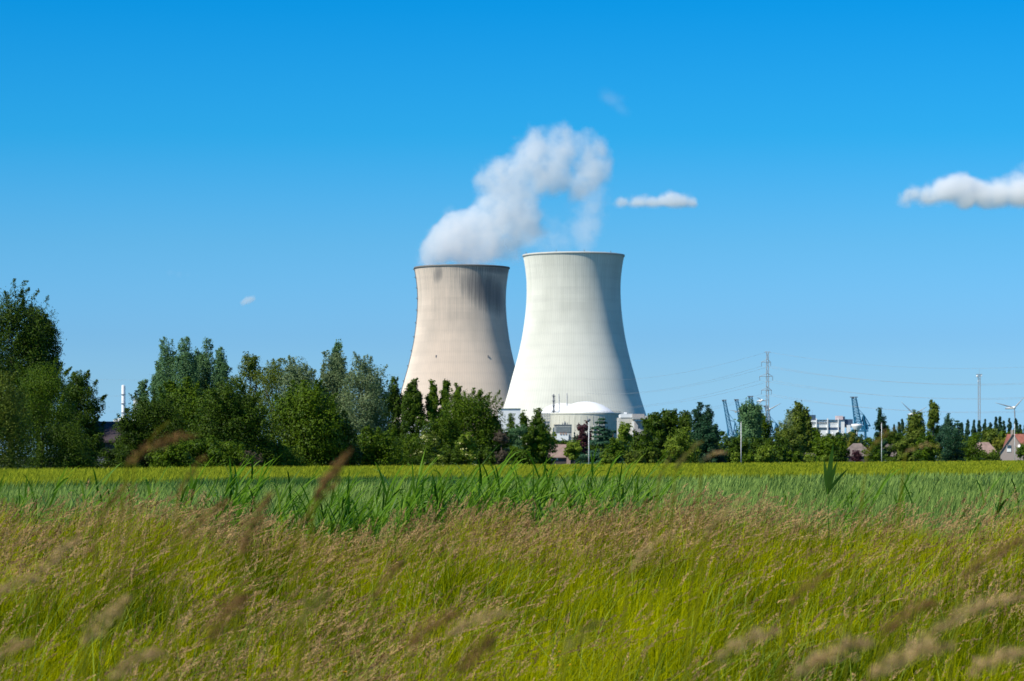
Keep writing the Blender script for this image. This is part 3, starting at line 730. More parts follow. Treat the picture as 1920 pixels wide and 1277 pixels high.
# ------------------------------------------------------------------ dockside cranes
def truss(mb, A, B, wA, wB, n, r):
    A, B = Vector(A), Vector(B); ax = (B - A).normalized(); s1 = ax.cross(Vector((0, 1, 0))).normalized(); s2 = Vector((0, 1, 0))
    def corner(q, i):
        c = A.lerp(B, q); w_ = wA + (wB - wA) * q; return c + s1 * w_ / 2 * (1, 1, -1, -1)[i] + s2 * w_ / 2 * (1, -1, -1, 1)[i]
    for i in range(4): mb.tube([corner(0, i), corner(1, i)], r, 4)
    for k in range(n):
        for i in range(4): mb.tube([corner(k / n, i), corner((k + 1) / n, (i + 1) % 4)], r * .6, 4); mb.tube([corner(k / n, i), corner(k / n, (i + 1) % 4)], r * .6, 4)
def crane(label, top, base, D, stay=None, lean_w=1.0):
    bx, by = base; t = thing('dockside_crane', (X(bx, D), D, 0), label, 'crane', 'blue dockside cranes')
    lx = t.location.x; T = Vector((X(top[0], D) - lx, 0, Z(top[1], D))); B = Vector((X(bx, D) - lx, 0, Z(by, D)))
    mb = MB(); truss(mb, B, T, 8 * lean_w, 5 * lean_w, 10, .75); mb.build('boom', CRBL, t)
    mb = MB(); mb.box(T + Vector((0, 0, .8)), (9 * lean_w, 7, 1.6)); mb.box(T + Vector((-2, 0, -1)), (4, 5, 2)); mb.build('boom_tip', DKST, t)
    mb = MB()
    for sx_ in (-9, 15):
        for sy in (-10, 10): mb.tube([(B.x + sx_, sy, 0), (B.x + sx_ * .9, sy * .8, B.z * .8), (B.x + sx_ * .6, sy * .8, B.z * 1.25)], 1.1, 4)
        mb.box((B.x + sx_, 0, 12), (2, 22, 2))
    mb.box((B.x + 3, 0, B.z * .82), (30, 18, 3)); mb.build('portal', CRBL, t)
    MB().box((B.x + 12, 0, B.z * .82 + 6), (12, 12, 8)).build('machine_house', CRBL, t)
    apex = B.lerp(T, .38) + Vector((13, 0, 0))
    mb = MB(); mb.tube([B + Vector((5, 0, 0)), apex], 1.0, 4); mb.tube([B + Vector((16, 0, -6)), apex], .9, 4); mb.tube([apex, B.lerp(T, .72)], .4, 4); mb.tube([apex, B.lerp(T, .45)], .5, 4)
    if stay:
        for q in (0, 1): mb.tube([apex + Vector((0, q * 5 - 2, 0)), (X(stay[0], D) - lx - q * 3, q * 5 - 2, Z(stay[1], D) - q * 5)], .9, 4)
        mb.tube([(B.x + 8, 0, B.z * 1.05), (X(stay[0], D) - lx, 0, Z(stay[1], D))], 1.2, 4)
    mb.build('apex_frame', CRBL, t)
    return t
crane('leftmost raised blue crane boom, leaning left behind the trees', (1358, 751), (1370.5, 816), 5600)
crane('second blue crane boom from the left, partly behind the grey green poplar', (1381, 750), (1394, 812), 5750)
crane('blue crane with its head just over the grey green poplar', (1407, 744), (1417, 806), 5500, None, 1.2)
crane('blue crane behind the lattice pylon with stays sloping down to the right', (1437, 762), (1446, 812), 5600, (1468, 812), 1.0)
crane('tall blue crane boom standing alone right of the white office block', (1601, 745.5), (1609, 797), 5300, (1632, 799), 1.5)

# ------------------------------------------------------------------ wind turbines
def turbine(label, hub, D, blades_, group='wind turbines', r=1.0):
    t = thing('wind_turbine', (X(hub[0], D), D, 0), label, 'wind turbine', group)
    H = Z(hub[1], D); MB().tube([(0, 0, 0), (0, 0, H * .5), (0, 0, H)], [2.6 * r, 2.1 * r, 1.5 * r], 16).build('tower', WHITE, t)
    MB().tube([(0, -4, H + .5), (0, -2, H + .6), (0, 5, H + .4)], [1.2, 2.0, 1.4], 10).build('nacelle', WHITE, t)
    MB().lathe((0, 0, 0), [(.01, 0), (1.4, .6), (1.7, 2)], 12).build('hub', WHITE, t)
    o = t.children[-1]; o.rotation_euler = (R(-90), 0, 0); o.location = (0, -6, H + .5)
    for bx, by in blades_:
        d = Vector((X(bx, D) - t.location.x, 0, Z(by, D) - H)); ln = d.length; d.normalize(); s_ = Vector((-d.z, 0, d.x))
        mb = MB(); vs = []
        for q, ch, th in ((0, 1.3, 1.3), (.06, 1.3, 1.1), (.2, 2.3, .7), (.5, 1.7, .5), (.8, 1.0, .3), (1, .4, .12)):
            c = Vector((0, -5, H)) + d * ln * q
            vs += [c + s_ * ch / 2, c + Vector((0, th / 2, 0)), c - s_ * ch / 2, c - Vector((0, th / 2, 0))]
        fs = [(i * 4 + k, i * 4 + (k + 1) % 4, (i + 1) * 4 + (k + 1) % 4, (i + 1) * 4 + k) for i in range(5) for k in range(4)] + [(20, 21, 22, 23)]
        mb.add(vs, fs, True).build('blade', STEEL, t)
def tri(hub, ang, L_): return [(hub[0] + L_ * math.sin(R(ang + k * 120)), hub[1] - L_ * math.cos(R(ang + k * 120))) for k in range(3)]
turbine('nearest white wind turbine at the right edge, one blade pointing left', (1901, 765), 5000, [(1864.5, 755), (1920, 744), (1903, 803)], r=.95)
turbine('wind turbine whose two blades make a V above the birch tops', (1713, 777), 5600, [(1688.5, 753), (1737, 763), (1716, 811)])
turbine('wind turbine just left of the lattice pylon, blades crossed near the poplar', (1428.5, 751), 6300, [(1418, 744), (1416.5, 762), (1440, 752)])
turbine('wind turbine right behind the lattice pylon with a blade up to the right', (1442.5, 768), 6000, [(1464, 756), (1438, 792), (1425, 758)])
turbine('wind turbine between the two left cranes with a blade lying flat', (1385, 772), 6600, [(1367, 769), (1396, 757), (1391, 791)])

# ------------------------------------------------------------------ pylon, cables, mast
D = 1500
py_ = thing('electricity_pylon', (X(1439, D), D, 0), 'tall steel lattice power pylon with three cross arms right of centre', 'pylon')
lx = py_.location.x
mb = MB()
levels = [(862, 13), (828, 9.5), (800, 7.4), (775, 5.8), (755, 5.0), (738, 4.6), (720, 4.4), (705, 4.2), (690, 4.0), (678, 3.8), (660, 3.4)]
rings = [(Z(r_, D) if r_ < 862 else 0, w_ / F * D / 2) for r_, w_ in levels]
for i in range(len(rings) - 1):
    (za, wa), (zb, wb) = rings[i], rings[i + 1]
    ca = [Vector((sx_ * wa, sy * wa, za)) for sx_, sy in ((-1, -1), (1, -1), (1, 1), (-1, 1))]; cb = [Vector((sx_ * wb, sy * wb, zb)) for sx_, sy in ((-1, -1), (1, -1), (1, 1), (-1, 1))]
    for k in range(4):
        mb.tube([ca[k], cb[k]], .10, 4); mb.tube([ca[k], cb[(k + 1) % 4]], .05, 4); mb.tube([ca[(k + 1) % 4], cb[k]], .05, 4); mb.tube([cb[k], cb[(k + 1) % 4]], .05, 4)
mb.build('lattice_tower', STEEL, py_)
arms = [(679, 1427.7, 1445, 8), (705.6, 1424.4, 1448.7, 8), (731.6, 1427.7, 1446.5, 8)]
tips = [(0, Z(660, D), 0)]
for row, a, b_, drop in arms:
    mb = MB(); z = Z(row, D); xa, xb = X(a, D) - lx, X(b_, D) - lx
    for sy in (-.5, .5): mb.tube([(xa, 0, z), (0, sy, z), (xb, 0, z)], .13, 4); mb.tube([(xa, 0, z), (0, sy, z + 1.6), (xb, 0, z)], .09, 4)
    ar = mb.build('cross_arm', STEEL, py_)
    for xx in (xa, xb):
        MB().tube([(xx, 0, z), (xx, 0, z - 2.2)], .12, 5).build('insulator', DKST, ar); tips.append((xx, z - 2.2, 0))
MB().tube([(-1.6, 0, Z(660, D)), (1.6, 0, Z(660, D))], .14, 4).build('top_bar', STEEL, py_)
names = ['earth wire slung from the very top of the pylon', 'upper left power line hung from the top cross arm', 'upper right power line hung from the top cross arm', 'middle left power line hung from the long cross arm',
         'middle right power line hung from the long cross arm', 'lower left power line hung from the lowest cross arm', 'lower right power line hung from the lowest cross arm']
lefts = [664, 689, 690.5, 714, 716, 740, 742]; rights = [680, 711, 714, 738, 741, 763, 766]
for (xx, zz_, _), lab, lr, rr_ in zip(tips, names, [684, 710, 711.5, 735, 737, 758, 759.5], rights):
    P0 = Vector((lx + xx, D, zz_)); D2 = 2700; PA = Vector((X(985, D2), D2, Z(lr + 2, D2))); D3 = 3600; PB = Vector((X(-80, D3), D3, Z(lr + 14 + (lr - 684) * .2, D3)))
    PR = Vector((X(2080, 1350), 1350, Z(rr_ - 4, 1350))); pts = []
    def span(A, B, sag, n=14): return [A.lerp(B, i / n) - Vector((0, 0, 4 * sag * (i / n) * (1 - i / n))) for i in range(n + 1)]
    pts = span(PB, PA, 12) + span(PA, P0, 14)[1:] + span(P0, PR, 6)[1:]
    o = MB().tube([p - P0 for p in pts], .04, 4, False).build('power_line', STEEL, None); o.location = P0
    tag(o, lab, 'power line', 'power lines on the pylon')
D = 2500
t = thing('radio_mast', (X(1836, D), D, 0), 'slender pale lattice radio mast with dishes at its top, far right', 'mast')
mb = MB(); H = Z(702, D); w_ = .85
for k in range(30):
    za, zb = H * k / 30, H * (k + 1) / 30
    for i in range(4):
        c = [(-w_, -w_), (w_, -w_), (w_, w_), (-w_, w_)]; p, q = c[i], c[(i + 1) % 4]
        mb.tube([(*p, za), (*p, zb)], .17, 4); mb.tube([(*p, za), (*q, zb)], .08, 4)
mb.build('lattice', STEEL, t)
MB().box((0, 0, H), (5, 3, .5)).build('head_platform', STEEL, t)
for dx, dz, r_, nm in ((-2.0, -1.6, .95, 'dish'), (1.6, -1.2, .6, 'dish'), (-1.2, -6, .5, 'dish')):
    o = MB().lathe((0, 0, 0), [(.01, 0), (r_, .3), (r_, .5), (.01, .45)], 16).build(nm, WHITE, t); o.rotation_euler = (R(90), 0, 0); o.location = (dx, -1.4, H + dz)
MB().tube([(0, 0, H), (0, 0, H + 4.5)], .12, 5).build('antenna', STEEL, t)

# ------------------------------------------------------------------ street lamps
def lamp(px, top, D, label, head):
    t = thing('street_lamp', (X(px, D), D, 0), label, 'street lamp', 'slim lamp posts beyond the field')
    H = Z(top, D); MB().tube([(0, 0, 0), (0, 0, H * .5), (0, 0, H)], [.085, .075, .05], 10).build('pole', WHT2, t)
    MB().box((0, 0, .25), (.3, .3, .5)).build('base', STEEL, t)
    hd = MB()
    if head: hd.lathe((0, 0, H - .05), [(.05, 0), (.26, .12), (.28, .3), (.18, .42), (.01, .46)], 14); hd.build('lamp_head', DKST, t)
    else: hd.box((0, -.25, H + .02), (.16, .6, .1)); hd.build('lamp_head', STEEL, t)
lamp(1104, 790, 425, 'slim pale lamp post with round dark head before the purple tree', True)
lamp(1389.5, 791, 500, 'slim white lamp post standing before the grey green poplar', False)
lamp(1653, 793, 600, 'slim white lamp post in front of the tall conifer', False)
lamp(1902.5, 793, 820, 'slim white lamp post in front of the brick gable house', False)
t = thing('marker_post', (X(1561, 1100), 1100, 0), 'short white post beyond the bushes under the office block', 'post')
MB().tube([(0, 0, 0), (0, 0, Z(808, 1100))], .16, 8).build('pole', WHITE, t); MB().box((0, 0, Z(808, 1100)), (.5, .4, .3)).build('cap', WHITE, t)

# ------------------------------------------------------------------ houses
def house(name, label, px0, px1, ridge, eave, D, wallm, roofm, hip=.35, depth=9, cat='house', chim=None, windows=()):
    cx = X((px0 + px1) / 2, D); t = thing(name, (cx, D, 0), label, cat, 'houses beyond the field')
    wd = (px1 - px0) / F * D; zr, ze = Z(ridge, D), Z(eave, D)
    MB().box((0, depth / 2, (ze + .1) / 2), (wd - .8, depth - .8, ze + .1)).build('wall', wallm, t)
    h = wd * hip / 2; a = wd / 2; mb = MB()
    vs = [(-a, 0, ze), (a, 0, ze), (a, depth, ze), (-a, depth, ze), (-a + h, depth / 2, zr), (a - h, depth / 2, zr), (-a, 0, ze - .2), (a, 0, ze - .2), (a, depth, ze - .2), (-a, depth, ze - .2)]
    rf = mb.add(vs, [(0, 1, 5, 4), (2, 3, 4, 5), (1, 2, 5), (3, 0, 4), (0, 6, 7, 1), (1, 7, 8, 2), (2, 8, 9, 3), (3, 9, 6, 0), (6, 9, 8, 7)]).build('roof', roofm, t)
    if chim:
        for c0, c1, ct in chim:
            z1 = Z(ct, D); MB().box((X((c0 + c1) / 2, D) - cx, depth * .45, (z1 + zr - 1.4) / 2), ((c1 - c0) / F * D, .9, z1 - zr + 1.4)).build('chimney', BRICK, rf)
    for w0, w1, r0, r1 in windows:
        f = MB().box((X((w0 + w1) / 2, D) - cx, .36, (Z(r0, D) + Z(r1, D)) / 2), ((w1 - w0) / F * D, .12, Z(r0, D) - Z(r1, D))).build('window', WHITE, t)
        MB().box((X((w0 + w1) / 2, D) - cx, .28, (Z(r0, D) + Z(r1, D)) / 2), ((w1 - w0) / F * D * .8, .08, (Z(r0, D) - Z(r1, D)) * .8)).build('pane', GLASS, f)
    MB().box((-a * .3, .33, .95), (.95, .1, 1.9)).build('door', DKST, t)
    return t
t = house('farmhouse', 'long low house with a reddish brown roof and pale brick chimney below the reactor', 985, 1082, 833, 857, 590, DKWALL, ROOF_PK, .3, 9, chim=((987.5, 993, 828),), windows=((1014, 1022, 858.5, 863), (1034, 1046, 858.5, 863)))
MB().box((X(1066, 590) - t.location.x, .2, 1.0), (.8, .5, 2.0)).build('brick_pier', BRICK, t)
house('bungalow', 'bungalow with a grey brown hipped roof below the mixed poplars', 1480, 1531, 830.5, 855, 760, DKWALL, ROOF_GR, .8, 10)
house('bungalow', 'bungalow with a long hipped roof behind the purple shrub', 1582, 1640, 831, 854.5, 800, DKWALL, ROOF_GR, .75, 10)
house('bungalow', 'bungalow whose grey roof shows right of the conifer and its lamp post', 1642, 1692, 832, 855, 860, DKWALL, ROOF_GR, .5, 10)
house('bungalow', 'bungalow with a pinkish roof slope left of the brick gable house', 1822, 1875, 829, 852.5, 900, DKWALL, ROOF_PK, .6, 10)
house('cottage', 'small brick cottage with grey roof glimpsed left of the mixed poplars', 1436, 1452, 824, 828, 980, BRICK, ROOF_GR, .4, 8)
# dark barn on the left
t = house('barn', 'long dark slate roofed barn in the gap between the left trees', 150, 262, 789, 826, 320, DKWALL, ROOF_DK, .15, 12, cat='barn')
# gable house on the right edge
D = 860; cx = X(1899, D)
t = thing('gable_house', (cx, D, 0), 'tall taupe brick gable house with red roof at the right edge', 'house', 'houses beyond the field', R(-10))
P_ = lambda px, py: (X(px, D) - cx, Z(py, D))
MB().prism([(P_(1876, 857)[0], 0), (P_(1923, 857)[0], 0), P_(1923, 848), P_(1899.5, 814), P_(1876, 848)], 0, 11).build('wall', TAUPE, t)
rm = MB()
for s_ in (-1, 1):
    a = Vector((P_(1899.5, 812.2)[0], 0, P_(1899.5, 812.2)[1])); b_ = Vector((P_(1899.5 + s_ * 27.5, 852)[0], 0, P_(1899.5, 852)[1]))
    q = [(a.x, a.z), (b_.x, b_.z), (b_.x, b_.z - .35), (a.x, a.z - .35)]
    rm.prism(q, -.35 + .002 * s_, 11.4)
rf = rm.build('roof', ROOF_GR, t)
MB().box((P_(1897.5, 812)[0], .9, P_(1897, 813)[1]), (.8, .8, 2.2)).build('chimney', TAUPE, rf)
f = MB().box((P_(1892, 841)[0], -.06, P_(1892, 841)[1]), (1.25, .16, 2.0)).build('window', WHITE, t)
MB().box((P_(1892, 838)[0], -.18, P_(1892, 837.5)[1]), (1.1, .1, .9)).build('pane', GLASS, f)
o = MB().lathe((0, 0, 0), [(.01, 0), (.4, .12), (.5, .22), (.42, .24), (.01, .1)], 16).build('satellite_dish', WHITE, t); o.rotation_euler = (R(70), 0, R(-30)); o.location = (P_(1911, 837)[0], -.5, P_(1911, 837)[1])
MB().tube([(P_(1911, 837)[0], 0, P_(1911, 838)[1]), (P_(1911, 837)[0], -.5, P_(1911, 837)[1])], .05, 5).build('bracket', STEEL, t)
D = 900
t = thing('red_roof_house', (X(1932, D), D + 12, 0), 'house behind the gable with a bright red tiled roof at the frame edge', 'house', 'houses beyond the field')
MB().box((0, 4, 2.5), (9, 8, 5)).build('wall', BRICK, t)
MB().add([(-5.2, -.4, 4.6), (5.2, -.4, 4.6), (5.2, 8.4, 4.6), (-5.2, 8.4, 4.6), (-4.6, 4, Z(813, D)), (5.2, 4, Z(813, D))], [(0, 1, 5, 4), (2, 3, 4, 5), (1, 2, 5), (3, 0, 4), (0, 3, 2, 1)]).build('roof', ROOF_RED, t)

# ------------------------------------------------------------------ trees
LM = {
 'dark':   leafmat('dark green leaves', (.010, .036, .004), (.095, .155, .008), .12),
 'mid':    leafmat('mid green leaves', (.015, .055, .004), (.14, .215, .008), .15),
 'olive':  leafmat('olive leaves', (.035, .07, .006), (.20, .25, .03), .18),
 'pale':   leafmat('silvery leaves', (.05, .11, .035), (.30, .36, .17), .22),
 'grey':   leafmat('grey green leaves', (.04, .11, .04), (.18, .31, .12), .22),
 'light':  leafmat('light green leaves', (.06, .12, .008), (.25, .33, .03), .2),
 'yellow': leafmat('yellow green leaves', (.09, .12, .012), (.28, .28, .035), .3),
 'blue':   leafmat('blue green needles', (.016, .06, .035), (.08, .17, .09), .15),
 'conif':  leafmat('dark needles', (.008, .038, .018), (.035, .09, .035), .12),
 'purple': leafmat('purple leaves', (.035, .012, .018), (.13, .05, .06), .25),
 'brown':  leafmat('dry brown twigs', (.06, .05, .035), (.17, .13, .09), .2),
 'far':    leafmat('far blue green leaves', (.014, .055, .03), (.06, .12, .06), .2),
}
CREAM = leafmat('cream blossom', (.35, .38, .12), (.72, .70, .32), .2, nscale=2)
def env(kind, t):
    if kind == 'round': return np.clip(np.sin(np.pi * np.clip(t * .8 + .14, 0, 1)), 0, 1) ** .6
    if kind == 'dome': return np.sqrt(np.clip(1 - t ** 3, 0, 1)) * (.86 + .14 * np.minimum(1, t * 4))
    if kind == 'poplar': return np.clip(np.sin(np.pi * np.clip(t * .88 + .06, 0, 1) ** .85), 0, 1) ** .65
    if kind == 'spread': return np.clip(np.sin(np.pi * np.clip(t * .68 + .22, 0, 1)), 0, 1) ** .8
    if kind == 'cone': return (1 - t) ** .75 * (.85 + .15 * np.minimum(1, t * 6)) + .03
    if kind == 'cedar': return (1 - t) ** .55 + .06
    if kind == 'weep': return np.clip(np.sin(np.pi * np.clip(t * .72 + .26, 0, 1)), 0, 1) ** .5
    return 1 - t
tree_n = 0
def tree(name, label, px, top, wpx, D, kind, col, base=.0, group=None, sprig=14, dens=1.0, flowers=0, trunk=True, cat='tree', lean=0, leaf=None):
    """crown drawn to the row `top`, wpx wide at distance D; base = bare share of the height under the crown"""
    global tree_n; tree_n += 1
    r = np.random.default_rng(1000 + tree_n)
    if kind == 'poplar' and wpx > 12: wpx *= (1.12 if px > 720 else 1.36) if px < 900 else 1.25
    if kind == 'cone': wpx *= 1.25
    if kind in ('dome', 'round', 'spread') and px < 1000 and cat == 'tree': wpx *= 1.22
    elif kind in ('dome', 'round') and cat == 'tree': wpx *= 1.1
    H = Z(top, D); W = wpx / F * D; z0 = H * base; hc = H - z0
    t = thing(name, (X(px, D), D, 0), label, cat, group)
    up_px = max(2, (H / D * 2844) * (1 - base)) * (wpx * .533) * .8
    ls = leaf or (.92 * D / 2844) * (1.12 if D > 900 else 1)
    ls = max(ls, .085) * r.uniform(.85, 1.4)
    n = int(min(48000, up_px * 6.6 * dens)) + 300
    nc = int(np.clip(up_px / 32, 26, 190))
    # clumps
    tt = r.uniform(.02, 1, nc * 3); e = env(kind, tt); tt = tt[r.uniform(0, 1, nc * 3) < e / max(e.max(), .01)][:nc]; nc = len(tt)
    if kind in ('poplar', 'cone', 'weep'): tt = np.concatenate([tt, np.linspace(.6, .97, 10)]); nc = len(tt)
    e = env(kind, tt); th = r.uniform(0, 2 * np.pi, nc)
    if kind in ('round', 'spread', 'dome', 'weep'): rc = min(W, hc * 1.3) * r.uniform(.10, .22, nc); fl = .72
    elif kind == 'poplar': rc = W * r.uniform(.15, .27, nc) * (.5 + .5 * e); fl = 1.5
    elif kind == 'cedar': rc = W * r.uniform(.16, .28, nc) * (e * .7 + .25); fl = .22; tt = np.clip(np.round(tt * 13) / 13 * .98 + r.normal(0, .018, len(tt)), 0, 1)
    else: rc = W * r.uniform(.12, .2, nc) * (e * .6 + .4); fl = .7
    rho = np.maximum(0, e * W / 2 - rc * .75) * r.uniform(.15, 1, nc) ** .45
    wob = 1 + .22 * np.sin(th * 2 + tree_n) + .12 * np.sin(th * 5 + tt * 9)
    C = np.stack([np.cos(th) * rho * wob, np.sin(th) * rho * wob, z0 + tt * hc - rc * fl * np.where(tt > .8, .9, 0) * .9], 1)
    C[:, 2] = np.maximum(C[:, 2], rc * .3)
    if kind == 'cedar': C[:, 2] -= rho * .15
    if kind == 'cone': C[:, 2] -= rho * .22
    C[:, 0] += lean * C[:, 2]
    wts = rc ** 2; ci = r.choice(nc, n, p=wts / wts.sum())
    d = r.normal(0, 1, (n, 3)); d /= np.linalg.norm(d, axis=1)[:, None]
    rad = rc[ci] * (.62 + .38 * r.uniform(0, 1, n) ** .5) * (1 + (r.uniform(0, 1, n) < .12) * r.uniform(0, .45, n))
    P = C[ci] + d * rad[:, None] * np.array([1, 1, fl])
    if kind == 'weep': P[:, 2] -= np.abs(r.normal(0, .05, n)) * hc * (r.uniform(0, 1, n) < .4)
    inn = r.uniform(0, 1, n) < (.22 if kind != 'cedar' else .05); P[inn] = (C[ci] * np.array([.6, .6, .97]) + d * rad[:, None] * .8)[inn]
    nrm = d * 1.5 + r.normal(0, .5, (n, 3)) + np.array([0, 0, .4])
    tint = np.clip(r.normal(.45, .18, n) + (r.uniform(-.22, .22, nc))[ci], 0, 1)
    # leafy sprigs sticking out of the outline
    if sprig:
        m = int(n * .09); si = r.choice(nc, sprig * 2, p=(tt ** 1.5 + .02) / (tt ** 1.5 + .02).sum()); sj = r.integers(0, sprig * 2, m)
        out = C[si].copy(); out[:, 2] = 0; out /= (np.linalg.norm(out, axis=1)[:, None] + 1e-6)
        dirn = out * r.uniform(.2, 1, (sprig * 2, 1)) + np.array([0, 0, 1.]) * r.uniform(.5, 1.4, (sprig * 2, 1)); dirn /= np.linalg.norm(dirn, axis=1)[:, None]
        ln = W * r.uniform(.06, .15, sprig * 2) * (1.3 if kind == 'poplar' else 1)
        q = r.uniform(0, 1, m)
        Ps = C[si][sj] + dirn[sj] * (rc[si][sj] * .75 + ln[sj] * q)[:, None] + r.normal(0, 1, (m, 3)) * (ls * (1.5 - q))[:, None]
        Ps[:, 2] = np.minimum(Ps[:, 2], H * 1.02)
        P = np.concatenate([P, Ps]); nrm = np.concatenate([nrm, r.normal(0, 1, (m, 3)) + np.array([0, -.3, .4])]); tint = np.concatenate([tint, np.clip(r.normal(.55, .2, m), 0, 1)])
    k = len(P); P[:, 2] = np.maximum(P[:, 2], .12)
    nrm /= np.linalg.norm(nrm, axis=1)[:, None]
    a = np.cross(nrm, r.normal(0, 1, (k, 3))); a /= np.linalg.norm(a, axis=1)[:, None]; b = np.cross(nrm, a)
    s_ = ls * r.uniform(.6, 1.25, k)[:, None]; asp = .55 if kind != 'cone' else .35
    Vq = np.stack([P - a * s_, P + b * s_ * asp, P + a * s_, P - b * s_ * asp], 1)
    quads('crown', Vq, LM[col], t, tint=tint)
    if flowers:
        fi = r.choice(n, flowers * 7); ctr = P[fi[:flowers]]; ctr = ctr[(ctr[:, 1] < 0) | (ctr[:, 2] > H * .6)]
        m = len(ctr); f0 = np.repeat(ctr, 9, 0) + r.normal(0, 1, (m * 9, 3)) * np.array([ls, ls, ls * .4]) + np.array([-.1, -.25, .15])
        nn = r.normal(0, .5, (m * 9, 3)) + np.array([-.3, -.6, .8]); nn /= np.linalg.norm(nn, axis=1)[:, None]
        a = np.cross(nn, r.normal(0, 1, (m * 9, 3))); a /= np.linalg.norm(a, axis=1)[:, None]; b = np.cross(nn, a); s_ = ls * .75
        quads('blossom', np.stack([f0 - a * s_, f0 + b * s_, f0 + a * s_, f0 - b * s_], 1), CREAM, t, tint=r.uniform(0, 1, m * 9))
    if trunk:
        mb = MB(); tr = max(.12, H * .016) * (.7 if kind == 'poplar' else 1); top_ = .9 if kind in ('cone', 'cedar', 'poplar') else .62
        zs = [0, H * .1, H * .3, H * top_]; mb.tube([(lean * z + .05 * math.sin(z), .04 * math.cos(z), z) for z in zs], [tr * 1.35, tr, tr * .8, tr * .25], 8)
        hi = [i for i in range(nc) if C[i, 2] > z0 + .15 * hc]; random.shuffle(hi)
        for i in hi[:7]:
            zt = min(C[i, 2] * .7, H * top_ * .9); zt = max(zt, min(z0 * .8, H * .5)); c = Vector(C[i]); s0 = Vector((lean * zt, 0, zt)); mid = s0.lerp(c, .5) + Vector((0, 0, -.05 * H * 0))
            mb.tube([s0, mid, c], [tr * .45, tr * .3, tr * .12], 5)
        mb.build('trunk', BARK, t)
    return t
T = tree
# -- left group
T('maple_tree', 'tall dark spreading tree at the left edge, highest of the left trees', 20, 532, 150, 320, 'round', 'dark', .2, sprig=26, dens=3.4)
T('maple_tree', 'right hand crown of the tall clump at the left edge, leaning over the willow', 72, 572, 72, 325, 'round', 'dark', .3, sprig=20, dens=2.2)
T('maple_tree', 'dark tree reaching out of the frame below the tallest left tree', -50, 590, 150, 300, 'round', 'dark', .1)
T('willow_tree', 'big soft grey green willow in front at the left edge', 80, 672, 136, 262, 'dome', 'mid', .02, sprig=10, dens=1.8)
T('willow_tree', 'lower grey green willow cut by the left edge of the frame', -10, 700, 150, 250, 'dome', 'olive', .02)
T('ash_tree', 'dark tree forming the right flank of the leftmost clump', 148, 694, 84, 278, 'dome', 'dark', .02, sprig=16, dens=1.7)
T('elder_bush', 'dark bush under the right side of the leftmost clump', 125, 790, 100, 252, 'dome', 'dark', 0)
T('elder_bush', 'very dark bush in the shaded gap before the barn', 205, 836, 90, 262, 'dome', 'dark', 0)
# grey-green poplars
gp = 'pale poplars behind the dark hedge trees'
T('poplar_tree', 'leftmost tall pale poplar of the row over the hedge trees', 314, 627, 44, 400, 'poplar', 'grey', .1, gp)
T('poplar_tree', 'broadest pale poplar, second from the left in its row', 347, 630, 52, 398, 'poplar', 'grey', .1, gp)
T('poplar_tree', 'third pale poplar with a notched top', 388, 634, 40, 402, 'poplar', 'grey', .1, gp, dens=.8)
T('poplar_tree', 'rightmost and lowest tall pale poplar of the row', 414, 650, 36, 400, 'poplar', 'grey', .1, gp)
T('poplar_tree', 'small pale poplar leaning on the left side of the row', 298, 674, 30, 405, 'poplar', 'grey', .1, gp)
T('poplar_tree', 'short lone pale poplar near the white chimney', 269, 711, 28, 410, 'poplar', 'grey', .1, gp)
T('poplar_tree', 'thin pale poplar behind the gap right of the notched one', 370, 655, 26, 405, 'poplar', 'grey', .1, gp, dens=.7)
# hedge trees
T('oak_tree', 'dark rounded tree left of the pale poplars row', 288, 736, 130, 288, 'dome', 'dark', .02, sprig=16)
T('oak_tree', 'dark green tree below the pale poplars', 350, 712, 130, 300, 'dome', 'mid', .02)
T('oak_tree', 'large dark tree below the right end of the pale poplars', 425, 712, 136, 286, 'dome', 'dark', .02, sprig=16)
T('ash_tree', 'dark low tree at the right side of the barn', 246, 768, 66, 285, 'dome', 'dark', .02)
T('oak_tree', 'deep green tree filling the hedge before the silvery poplars', 462, 745, 90, 285, 'dome', 'dark', 0)
T('birch_tree', 'open airy tree with sky showing through right of the pale poplars', 468, 664, 66, 372, 'round', 'olive', .3, dens=.55, sprig=22)
T('birch_tree', 'second open airy tree a little right of the first', 512, 676, 76, 366, 'round', 'olive', .25, dens=.7, sprig=22)
sp = 'silvery white poplars'
T('white_poplar', 'silvery poplar at the left of the big silvery group', 560, 668, 84, 342, 'spread', 'pale', .1, sp, dens=.85, sprig=24)
T('white_poplar', 'highest silvery poplar with a ragged spire', 627, 662, 80, 345, 'spread', 'pale', .08, sp, dens=.9, sprig=24)
T('white_poplar', 'ragged leafy spire topping the silvery group', 631, 640, 30, 350, 'poplar', 'grey', .2, sp, dens=.6, sprig=20)
T('white_poplar', 'silvery poplar with rounded head at the right of its group', 682, 664, 88, 340, 'round', 'pale', .05, sp, sprig=26)
T('ash_tree', 'dark tree behind the right flank of the silvery poplars', 706, 706, 60, 352, 'dome', 'dark', .05)
T('chestnut_tree', 'dense dark green tree in front of the silvery poplars', 570, 716, 136, 298, 'dome', 'mid', .02, sprig=16)
T('chestnut_tree', 'very dark tree right of the dense green one', 632, 772, 80, 300, 'dome', 'dark', .02)
T('chestnut_tree', 'green tree below the silvery spire', 600, 735, 70, 306, 'dome', 'dark', .02)
